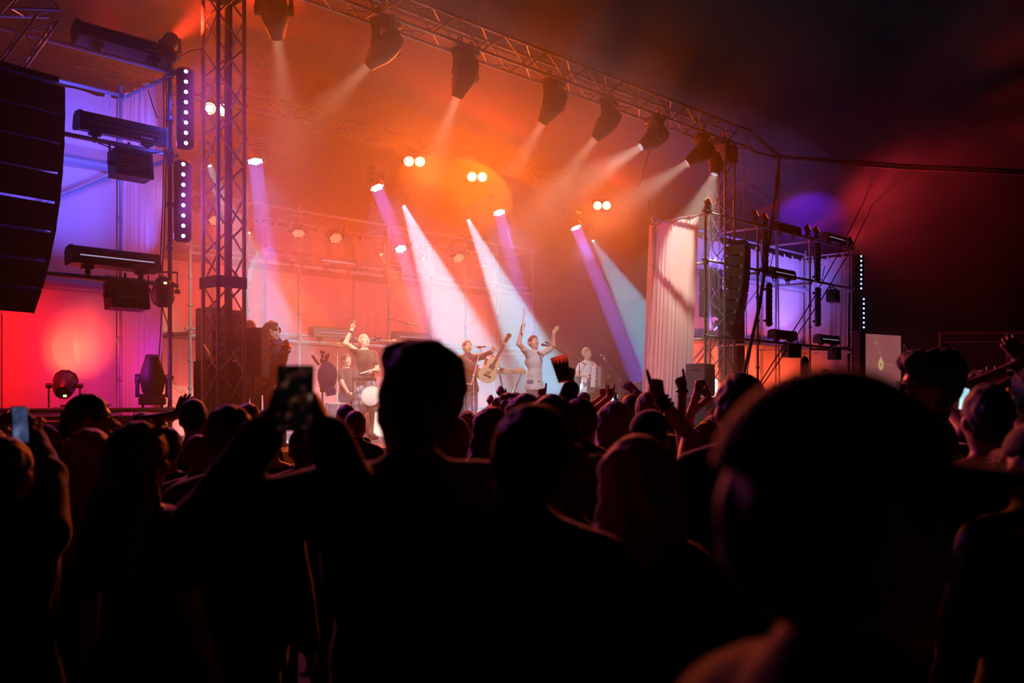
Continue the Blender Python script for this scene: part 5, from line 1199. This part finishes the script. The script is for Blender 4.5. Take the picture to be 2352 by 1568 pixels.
crowd('man with short dark hair and a bare neck at right, under the raised arm', 2264, 888, 3.8, yaw=-.05, hair=('short', 'hair_black'), shirt=('tee', 'cloth_black'))
crowd('person cut by the right frame edge with dark glasses on the head', 2362, 850, 4.6, yaw=.3, hair=('short', 'hair_brown'), shirt=('tee', 'cloth_black'), glasses='up', face=True,
    arms=(('l', 2352, 835, .1, 'open', 2328, 798, FW), ))
crowd('person in a cap at the right frame edge, below pushed-up dark glasses', 2375, 985, 2.9, yaw=.1, hair=('cap', 'cloth_grey'), shirt=('jacket', 'cloth_grey'))
# --- left side
crowd('man in profile looking right, in front of the left scaffold deck', 212, 909, 5.1, yaw=-1.35, hair=('short', 'hair_black'), shirt=('jacket', 'cloth_black'), face=True)
crowd('man with close-cropped hair raising a flat hand in front of the left tower', 446, 917, 6.2, yaw=0, hair=('crop', 'hair_black'), shirt=('tee', 'cloth_black'), arms=(('l', 409, 952, .05, 'open', 426, 915, FW, (-.8, 0, -.8)),))
crowd('small dark round head below the moving head on the deck', 331, 950, 6.6, hair=('short', 'hair_black'), shirt=('tee', 'cloth_black'))
crowd('person with short pale hair near the left edge, right of the lit phone', 106, 979, 4.9, yaw=-.35, hair=('short', 'hair_blond'), shirt=('tee', 'cloth_black'), glasses='on')
crowd('woman with long fair hair below the man in profile', 214, 990, 3.9, yaw=-.3, hair=('long', 'hair_blond'), shirt=('tank', 'cloth_black'), fem=True, head=(-.1, 0, 0))
crowd('woman with long brown hair and sunglasses pushed up, left of the dark jacket', 318, 974, 3.3, yaw=-.35, hair=('long', 'hair_red'), shirt=('tee', 'cloth_black'), fem=True, glasses='up', head=(-.1, 0, .1))
crowd('head with thin fair hair behind the shoulder of the man in the dark jacket', 456, 1000, 5.2, yaw=.2, hair=('crop', 'hair_blond'), shirt=('hoodie', 'cloth_maroon'))
crowd('broad man with short dark hair in a dark jacket, left of the raised phone', 532, 937, 3.6, yaw=-.1, hair=('short', 'hair_black'), shirt=('jacket', 'cloth_black'), girth=1.1)
crowd('reddish head half hidden between the broad man and the phone arm', 572, 930, 6.9, hair=('short', 'hair_red'), shirt=('tee', 'cloth_black'))
b, inf = crowd('person at the left edge pointing up with one hand and filming with the other', 26, 1010, 3.3, yaw=-.1, hair=('short', 'hair_black'), shirt=('jacket', 'cloth_black'), dx=-6,
    arms=(('r', 74, 985, .35, 'point', 73, 940, FW, (1, 0, -.5)), ('l', 40, 1015, .22, 'grip', 44, 975, RT, (-1, .2, -.6))))
phone('phone with a bluish lit screen held up at the left edge', at(45, 976, 3.5), .058, .135, .95, -.1, 'screen_blue')
crowd('person half cut by the left frame edge with a hand in the air', -22, 985, 4.2, hair=('short', 'hair_brown'), shirt=('tee', 'cloth_black'), arms=(('r', -2, 985, .2, 'open', 12, 968, FW),))
# --- middle rows
crowd('woman with long red hair parted to one side, right of the big quiff', 1116, 938, 5.4, yaw=.25, hair=('long', 'hair_red'), shirt=('tank', 'cloth_black'), fem=True, head=(.3, 0, .15))
crowd('person in a pale hood close behind the quiff', 1040, 962, 5.9, yaw=.1, hair=('hood', 'cloth_maroon'), shirt=('hoodie', 'cloth_maroon'))
crowd('person with tied-back fair hair under the small brown head', 1077, 966, 7.6, yaw=-.2, hair=('bun', 'hair_blond'), shirt=('tee', 'cloth_black'), fem=True)
crowd('small brown head in front of the guitarist\'s feet', 1073, 945, 9.6, hair=('short', 'hair_brown'), shirt=('tee', 'cloth_grey'))
crowd('person with curly fair hair below two gesturing hands', 1172, 914, 6.6, hair=('curly', 'hair_blond'), shirt=('tee', 'cloth_black'), arms=())
crowd('woman with straight red-brown hair in front of the man with raised arms', 1208, 908, 5.6, hair=('long', 'hair_red'), shirt=('tee', 'cloth_black'), fem=True)
crowd('woman with straight dark hair and a centre parting, left of the raised cup', 1268, 911, 4.4, hair=('long', 'hair_black'), shirt=('jacket', 'cloth_black'), fem=True)
b, inf = crowd('person raising a plastic cup high in one fist', 1326, 918, 5.2, hair=('short', 'hair_brown'), shirt=('jacket', 'cloth_black'), dx=6, arms=(('l', 1313, 886, .1, 'fist', 1288, 838, RT, (-.3, .3, -1)),))
pc = at(1290, 848, 5.26)
t = thing('plastic_cup', 'striped plastic beer cup held high above the crowd', 'cup', Matrix.Translation(pc) @ Matrix.Rotation(-.22, 4, 'Y') @ Matrix.Rotation(-.12, 4, 'X'))
mat('cup_plastic', (.9, .62, .42), .3, 0, .05, 5, trans=.75)
mat('beer', (.75, .30, .06), .3, 0, .1, 8, trans=.7)
MB().lathe([(.031, -.068), (.033, -.067), (.046, .066), (.048, .068), (.045, .068), (.031, -.060)], 24, None, False).build('wall', 'cup_plastic', t); MB().lathe([(.001, -.064), (.031, -.064)], 24, None, False).build('bottom', 'cup_plastic', t)
MB().lathe([(.0295, -.058), (.041, .03), (.001, .03)], 20).build('beer', 'beer', t)
for k in range(7):
    a0 = -2.6+k*.45
    MB().add([Vector(((.0335+.013*(z+.067)/.134+.0008)*math.cos(a0+w_+(z+.067)*4), (.0335+.013*(z+.067)/.134+.0008)*math.sin(a0+w_+(z+.067)*4), z)) for z in np.linspace(-.05, .05, 6) for w_ in (0, .2)], [(2*i, 2*i+1, 2*i+3, 2*i+2) for i in range(5)]).build('stripe', 'black_plastic', t)
crowd('woman with long straight fair hair at the feet of the accordion player', 1412, 924, 6.3, hair=('long', 'hair_blond'), shirt=('tee', 'cloth_tan'), fem=True)
crowd('person with short reddish hair right of the long fair hair', 1488, 904, 7.3, yaw=-.2, hair=('short', 'hair_red'), shirt=('tee', 'cloth_black'))
crowd('dark cropped head behind the long fair hair', 1447, 906, 8.6, yaw=.3, hair=('crop', 'hair_black'), shirt=('tee', 'cloth_black'), arms=(('r', 1462, 902, .1, 'open', 1446, 888, FW),))
b, inf = crowd('man in a flat-topped dark cap with one arm raised, finger pointing up', 1494, 952, 4.5, hair=('cap', 'cloth_black'), shirt=('shirt', 'cloth_black'), dx=-3, arms=(('r', 1513, 908, .22, 'point', 1500, 852, FW, (.8, .2, -.6)),))
wr = inf['arm']['r'][2]; el = inf['arm']['r'][1]
def bracelet(b, inf, sd='r', n=2, m='leather', at_=.1):
    wr, el = Vector(inf['arm'][sd][2]), Vector(inf['arm'][sd][1])
    for k in range(n):
        c = wr.lerp(el, at_+.09*k); MB().lathe([(.036, -.008), (.041, 0), (.036, .008)], 14, frame(c, el-wr), False).build('bracelet', m, b)
bracelet(b, inf, 'r', 3)
b, inf = crowd('person hidden behind the collared man, arm in a pale rolled sleeve, fingers spread', 1618, 968, 6.2, hair=('long', 'hair_blond'), shirt=('long', 'cloth_tan'), fem=True, dx=8, arms=(('l', 1567, 892, .1, 'point', 1558, 842, FW, (-.8, .1, -.9)),))
bracelet(b, inf, 'l', 1, 'leather', .05)
crowd('person whose bare forearm rises beside the pale rolled sleeve', 1640, 955, 6.9, hair=('short', 'hair_brown'), shirt=('tee', 'cloth_black'), arms=(('l', 1602, 900, .15, 'relax', 1612, 870, FW, (-.5, .2, -1)),))
# --- far rows with small gesturing hands
crowd('far person left of the curly hair with a limp raised hand', 1150, 942, 9.0, hair=('short', 'hair_brown'), shirt=('tee', 'cloth_black'), arms=(('l', 1133, 932, .1, 'relax', 1122, 910, FW),))
crowd('far person with a bracelet arm and fingertips pinched, below the keyboard', 1180, 938, 8.6, hair=('short', 'hair_black'), shirt=('tee', 'cloth_black'), arms=(('l', 1157, 912, .1, 'relax', 1144, 890, FW),))
crowd('far person pointing one finger up beside the dark centre parting', 1252, 930, 8.2, hair=('short', 'hair_black'), shirt=('tee', 'cloth_black'), arms=(('l', 1244, 914, .1, 'point', 1246, 890, FW),))
crowd('far person pointing up, left of the two joined hands', 1384, 932, 9.2, hair=('short', 'hair_red'), shirt=('tee', 'cloth_black'), arms=(('l', 1384, 912, .1, 'point', 1386, 888, FW),))
b, inf = crowd('far person holding up a small phone below the accordion', 1408, 938, 9.0, hair=('short', 'hair_black'), shirt=('tee', 'cloth_black'), arms=(('l', 1400, 912, .1, 'horns', 1404, 885, FW), ('r', 1416, 924, .1, 'grip', 1414, 908, LF)))
phone('small phone with a lit picture below the accordion', at(1411, 914, 9.14), .07, .07, 0, 0, 'screen_bright')
crowd('far person with hands in the air between the two speakers at right', 1640, 940, 8.4, hair=('short', 'hair_brown'), shirt=('tee', 'cloth_black'), arms=(('l', 1628, 915, .1, 'horns', 1615, 890, FW),))
b, inf = crowd('person waving a big foam pointing hand', 1876, 925, 7.9, hair=('short', 'hair_black'), shirt=('tee', 'cloth_maroon'), arms=(('l', 1845, 905, .1, 'fist', 1828, 878, FW),))
M = Matrix.Translation(at(1827, 888, 7.93)) @ Matrix.Rotation(-.06, 4, 'Y') @ Matrix.Rotation(PI/2, 4, 'X')
t = thing('foam_hand', 'giant foam hand with one long finger raised', 'foam hand', M)
fo = [(-.075, -.14), (.03, -.14), (.06, -.06), (.095, .02), (.105, .10), (.112, .20), (.104, .224), (.085, .235), (.066, .224), (.058, .20), (.05, .07), (.035, .075), (.022, .062), (.012, .078), (-.008, .075), (-.015, .055), (-.03, .058), (-.048, .048), (-.055, .025), (-.072, .015), (-.08, -.03)]
mat('foam', (.10, .10, .03), .9, 0, .2, 25, bump=.3, bscale=150); mat('foam_edge', (.45, .42, .12), .9, 0, .2, 25)
MB().prism(fo, .045).build('hand', 'foam', t, False); MB().tube([Vector((x, y, .0)) for x, y in fo+fo[:1]], .008, 6).build('rim', 'foam_edge', t)
crowd('far person with a fist in the air left of the foam hand', 1782, 938, 8.3, hair=('curly', 'hair_blond'), shirt=('tee', 'cloth_black'), arms=(('l', 1772, 920, .1, 'point', 1770, 898, FW),))
crowd('far person with a finger up, right beside the collared man', 1800, 938, 9.3, hair=('short', 'hair_brown'), shirt=('tee', 'cloth_black'), arms=(('l', 1793, 922, .1, 'point', 1795, 902, FW),))
crowd('person with sunglasses pushed up above the near cap', 1966, 880, 5.6, hair=('short', 'hair_brown'), shirt=('tee', 'cloth_black'), glasses='up')
crowd('person pointing above the swept-back hair', 2140, 905, 6.0, hair=('short', 'hair_black'), shirt=('tee', 'cloth_black'), arms=(('l', 2106, 838, .12, 'point', 2082, 812, FW, (-.4, .1, -.9)),))
crowd('curly fair-haired person with a bare arm thrown up, fingers in a fork', 2254, 864, 6.2, hair=('curly', 'hair_blond'), shirt=('tank', 'cloth_black'), glasses='on', yaw=.5, arms=(('l', 2212, 848, .15, 'horns', 2197, 826, FW, (-.3, .2, -1)),))
crowd('person behind the curly hair showing two raised fingers', 2296, 885, 6.9, hair=('short', 'hair_red'), shirt=('tee', 'cloth_black'), arms=(('l', 2280, 878, .1, 'horns', 2279, 858, FW),))
crowd('person half hidden behind the swept-back hair with one open hand', 2222, 900, 6.6, hair=('short', 'hair_black'), shirt=('tee', 'cloth_black'), arms=(('l', 2204, 880, .1, 'open', 2198, 858, FW),))
phone('phone with a bright screen between the two dark heads at right', at(2212, 916, 4.6), .06, .11, .5, 0, 'screen_bright', .2)
FAR = ((792, 930, 9.0, 'hair_red', 'far reddish head peeping over the phone arm'), (815, 943, 7.8, 'hair_red', 'far round brown head left of the quiff'), (1015, 968, 6.8, 'hair_brown', 'far head at the nape of the quiff'),
       (1345, 922, 7.6, 'hair_blond', 'fair head right under the arm with the cup'), (1366, 938, 9.9, 'hair_brown', 'far brown head left of the long fair hair'), (1520, 925, 9.4, 'hair_brown', 'far head left of the pointing arm'),
       (1545, 938, 8.8, 'hair_black', 'far dark head between the two raised arms'), (1662, 945, 9.2, 'hair_black', 'far dark head at the ear of the collared man'), (1755, 930, 9.8, 'hair_brown', 'far head right of the collared man'),
       (1835, 940, 9.6, 'hair_blond', 'far fair head below the foam hand'), (1905, 930, 9.0, 'hair_brown', 'far head right of the foam hand'), (1930, 902, 8.0, 'hair_black', 'dark head left of the pushed-up sunglasses'),
       (2020, 905, 7.4, 'hair_brown', 'head below the projection screen'), (2330, 905, 7.6, 'hair_red', 'reddish head near the right frame edge'), (2170, 925, 8.4, 'hair_black', 'far head between glasses man and bare arm'),
       (620, 965, 6.0, 'hair_black', 'dark head under the wrist of the phone holder'), (700, 985, 5.4, 'hair_red', 'head seen below the raised phone'), (765, 960, 6.4, 'hair_brown', 'head between the forearm and the quiff'),
       (255, 965, 7.2, 'hair_blond', 'fair head peeping right of the man in profile'), (160, 960, 7.6, 'hair_black', 'head left of the man in profile'), (385, 985, 5.8, 'hair_black', 'dark head under the flat raised hand'))
for i, (px, py, d, hm, lab) in enumerate(FAR):
    crowd(lab, px, py, d, yaw=RNG.uniform(-.3, .3), hair=(('short', 'crop', 'short', 'bun')[i % 4], hm), shirt=(('tee', 'jacket', 'shirt')[i % 3], ('cloth_black', 'cloth_navy', 'cloth_maroon', 'cloth_olive')[i % 4]), head=(RNG.uniform(-.2, .2), 0, RNG.uniform(-.1, .1)), fem=i % 4 == 3)
# ================================================================== ropes, screen, small things
def rope(label, pts, r=.012, m='rope', name='rope', group=None, cat='rope'):
    P_ = [Vector(p) for p in pts]; q = []
    for i in range(len(P_)-1):
        for k in range(6): q.append(P_[i].lerp(P_[i+1], k/6))
    q.append(P_[-1]); o = Vector(pts[0])
    return tag(MB().tube([p-o for p in q], r, 6).build(name, m, None, M=Matrix.Translation(o)), label, cat, group)
e = Vector((0, 0, -.08))
rope('thick rope along the fold of the tent roof', [CA+e, (CA+CB)/2+e*1.6, CB+e, CB+Vector((10, 1.5, .0))], .045)
rope('thick rope from the end of the front truss to the fold of the tent roof', [S(UR+1.0, .2, ZT+.1), S(UR+2.2, .6, 7.45), CA+e], .05)
g1 = at(1781, 905, 22.6); rope('bundled rope hanging straight down from the tent roof, left strand', [CA+e, at(1780, 420, 23.6), at(1783, 560, 23.2), Vector((g1.x, g1.y, .0))], .022)
rope('bundled rope hanging straight down from the tent roof, right strand', [CA+e, at(1790, 430, 23.6), at(1786, 560, 23.2), Vector((g1.x+.12, g1.y, .0))], .018)
rope('thick rope slanting down leftward from the tent roof across the violet scaffold', [CA+e, at(1786, 420, 23.0), at(1765, 560, 21.5), at(1745, 700, 20.5), at(1703, 880, 19.2)], .035, 'cable')
rope('thin line slanting beside the thick rope across the violet scaffold', [CA+e, at(1790, 450, 23.0), at(1752, 640, 21.0), at(1712, 880, 19.4)], .01)
rope('upper guy line running down from the dark canvas across the right scaffold', [at(1998, 434, 27), at(1925, 583, 22.0), at(1861, 698, 20.8), at(1742, 885, 18.8)], .012)
rope('lower guy line running down from the dark canvas across the right scaffold', [at(2012, 452, 27), at(1955, 572, 22.2), at(1885, 690, 21.0), at(1746, 892, 18.9)], .012)
t = thing('hoist_chain', 'rusty hoist chain hanging beside the right truss tower', 'chain', Matrix.Translation(onv(1707, 345, .25)))
cm = MB(); top = onv(1707, 345, .25); bot = onv(1717, 880, .25); dv_ = bot-top; n_ = int(dv_.length/.06)
for k in range(n_):
    c = dv_*(k/n_); cm.tube([c+Vector((.016*math.cos(a)*(k % 2), .016*math.cos(a)*((k+1) % 2), .036*math.sin(a))) for a in np.arange(0, 6.6, 1.05)], .007, 4, False)
o = cm.build('link', 'chain', t); o['kind'] = 'stuff'
for px, y1, px2, y2, lab in ((1507, 285, 1468, 430, 'thin rope hanging slackly under the bent moving head'), (1490, 462, 1492, 510, 'short rope above the corner of the wing drape')): rope(lab, [onv(px, y1, .6), onv(px2, y2, 1.2)], .012)
# projection screen at the far right; its projected picture is put in as glowing colour
a = at(1985, 765, 25.6); b_ = at(2068, 772, 26.4); c_ = at(2068, 890, 26.4); d_ = at(1985, 890, 25.6)
xx = (b_-a); wd = Vector((xx.x, xx.y, 0)).length; xx = Vector((xx.x, xx.y, 0)).normalized(); nn = xx.cross(Z)
Ms = Matrix(((xx.x, -nn.x, 0, (a.x+b_.x)/2), (xx.y, -nn.y, 0, (a.y+b_.y)/2), (0, 0, 1, 0), (0, 0, 0, 1)))
zb, zt = d_.z, (a.z+b_.z)/2
t = thing('projection_screen', 'pale projection screen with a small yellow teardrop on it, right of the scaffold', 'screen', Ms)
m, N, L = nt('screen_projection'); N.remove(N['Principled BSDF']); m.cycles.emission_sampling = 'NONE'
n = N.new('ShaderNodeTexNoise'); n.inputs['Scale'].default_value = 1.6; tc = N.new('ShaderNodeTexCoord'); L.new(tc.outputs['Object'], n.inputs['Vector'])
mx = N.new('ShaderNodeMix'); mx.data_type = 'RGBA'; mx.inputs[6].default_value = (.25, .062, .068, 1); mx.inputs[7].default_value = (.33, .10, .10, 1); L.new(n.outputs['Fac'], mx.inputs[0])
em = N.new('ShaderNodeEmission'); L.new(mx.outputs[2], em.inputs[0]); L.new(em.outputs[0], N['Material Output'].inputs[0])
MB().box((0, 0, (zb+zt)/2), (wd, .03, zt-zb)).build('panel', 'screen_projection', t, False)
for s in (-1, 1): MB().box((s*(wd/2+.015), 0, zt/2), (.03, .05, zt)).build('leg', 'black_metal', t, False)
MB().box((0, 0, zt+.015), (wd+.06, .05, .03)).build('top_bar', 'black_metal', t, False)
glow('projected_yellow', (.55, .36, .15), 1.0); glow('projected_dark', (.12, .03, .02), 1.0); glow('projected_line', (.42, .24, .2), 1.0)  # projected light of the picture, given as glowing colours
zc_ = zb+(zt-zb)*.45; dr = [(.055*math.sin(a)*(1 if math.cos(a) < 0 else 1-.5*math.cos(a)), .085*-math.cos(a)*-1) for a in np.arange(0, 6.28, .35)]
k0 = wd/.93
MB().prism([(x*k0*1.3-.09, y*k0*1.3) for x, y in dr], .004, Matrix.Translation((0, -.018, zc_)) @ Matrix.Rotation(PI/2, 4, 'X')).build('teardrop', 'projected_yellow', t, False)
MB().prism([(.022*math.cos(a)-.085, .03*math.sin(a)-.02) for a in np.arange(0, 6.2, .7)], .004, Matrix.Translation((0, -.0215, zc_)) @ Matrix.Rotation(PI/2, 4, 'X')).build('teardrop_hole', 'projected_dark', t, False)
MB().tube([(-.10, -.02, zc_+.1), (-.14, -.02, zc_+.4)], .006, 4).build('teardrop_stem', 'projected_line', t)
MB().tube([(-.02, -.02, zc_-.01), (.2, -.02, zc_-.005), (.42, -.02, zc_-.03)], .005, 4).build('thin_line', 'projected_line', t)
MB().tube([(-.34+.03*math.cos(a), -.02, zc_+.55+.04*math.sin(a)) for a in np.arange(0, 6.6, .6)], .006, 4).build('small_ring', 'projected_line', t); MB().tube([(-.27, -.02, zc_+.5), (-.23, -.02, zc_+.57)], .006, 4).build('small_stroke', 'projected_line', t)
# cables on the left corner pole and along the scaffold tubes
rng = random.Random(3)
def cable(label, pts, r=.007, group='cables on the left scaffold'): return rope(label, pts, r, 'cable', 'cable', group, 'cable')
def px_line(v, *pp): return [onv(x, y, v) for x, y in pp]
cable('cable looping from the top drape tie to the upper light strip', px_line(.25, (340, 205), (350, 240), (360, 268), (378, 275), (398, 266)))
cable('cable running down beside the left corner pole', px_line(.05, (376, 172), (377, 300), (374, 470), (366, 640)))
cable('second cable running down beside the left corner pole', px_line(.02, (382, 180), (383, 300), (381, 420), (377, 560), (370, 650)))
cable('looped cable between the left corner pole and the upper strip', px_line(.0, (398, 240), (382, 262), (385, 280), (398, 276), (385, 300), (380, 318), (396, 322)))
cable('slack cable under the upper left batten', px_line(-.03, (225, 328), (260, 342), (300, 346), (352, 352), (398, 345)))
cable('slack cable under the lower left batten', px_line(-.03, (160, 628), (190, 634), (250, 640), (300, 648), (345, 650)))
cable('cable from the corner pole down behind the deck moving head', px_line(.1, (372, 700), (368, 780), (362, 850), (372, 890)))
cable('straight thin cable slanting to the left corner pole below the small par', px_line(.05, (371, 700), (392, 765)))
cable('coil of cables lying on the left scaffold deck', [S(UL-1.0+.22*math.cos(a)+a*.012, .35+.13*math.sin(a), LV[0]+.01+.004*a) for a in np.arange(0, 16, .8)], .009)
cable('cable from the deck par to the coil on the deck', [onv(150, 930, .35), onv(200, 926, .25), onv(255, 930, .35)], .006)
cable('cable hanging below the left deck', px_line(.1, (310, 945), (300, 965), (288, 988)))
cable('cable running from the left corner pole up to the left truss tower', [onv(408, 132, .05), onv(440, 116, .03), onv(468, 112, .05)], .007)
for k in range(3):
    a = rng.uniform(0, .2); u_ = (right_us[0]+.3, right_us[1]+.2, right_us[2]+.3)[k]
    rope(('cable dangling in the first bay of the right scaffold', 'cable dangling in the middle bay of the right scaffold', 'cable dangling in the far bay of the right scaffold')[k], [S(u_, .1, 5.5), S(u_+.15, .12, 4.9), S(u_+.45, .1, 4.75), S(u_+.6, .1, 5.1)], .009, 'cable', 'cable', 'cables on the right scaffold', 'cable')
# rigging piece at the upper left corner
tt = truss('rigging_truss', 'short blue lit piece of lattice truss at the upper left corner above the line array', at(22, 18, 10.2), (at(132, 22, 10.6)-at(22, 18, 10.2)).normalized(), Z, V, .55, .3, .016, .008, .27)
tt2 = truss('rigging_truss', 'blue lit lattice arm hanging over the line array', at(0, 150, 10.0), (at(66, 60, 10.2)-at(0, 150, 10.0)).normalized(), U, V, .7, .22, .016, .008, .25)
# equipment cases seen through the foot of the left tower
q = at(520, 915, 15.0); t = thing('flight_case', 'small red lit equipment case behind the foot of the left tower', 'case', Matrix.Translation((q.x, q.y, STAGE_Z)) @ ROTU)
MB().cbox((0, 0, .2), (.5, .35, .4), .01).build('body', 'grey_case', t); MB().box((0, -.18, .3), (.5, .012, .03)).build('edge_strip', 'aluminium', t, False); MB().box((0, -.185, .16), (.1, .012, .05)).build('latch', 'galvanised', t, False)
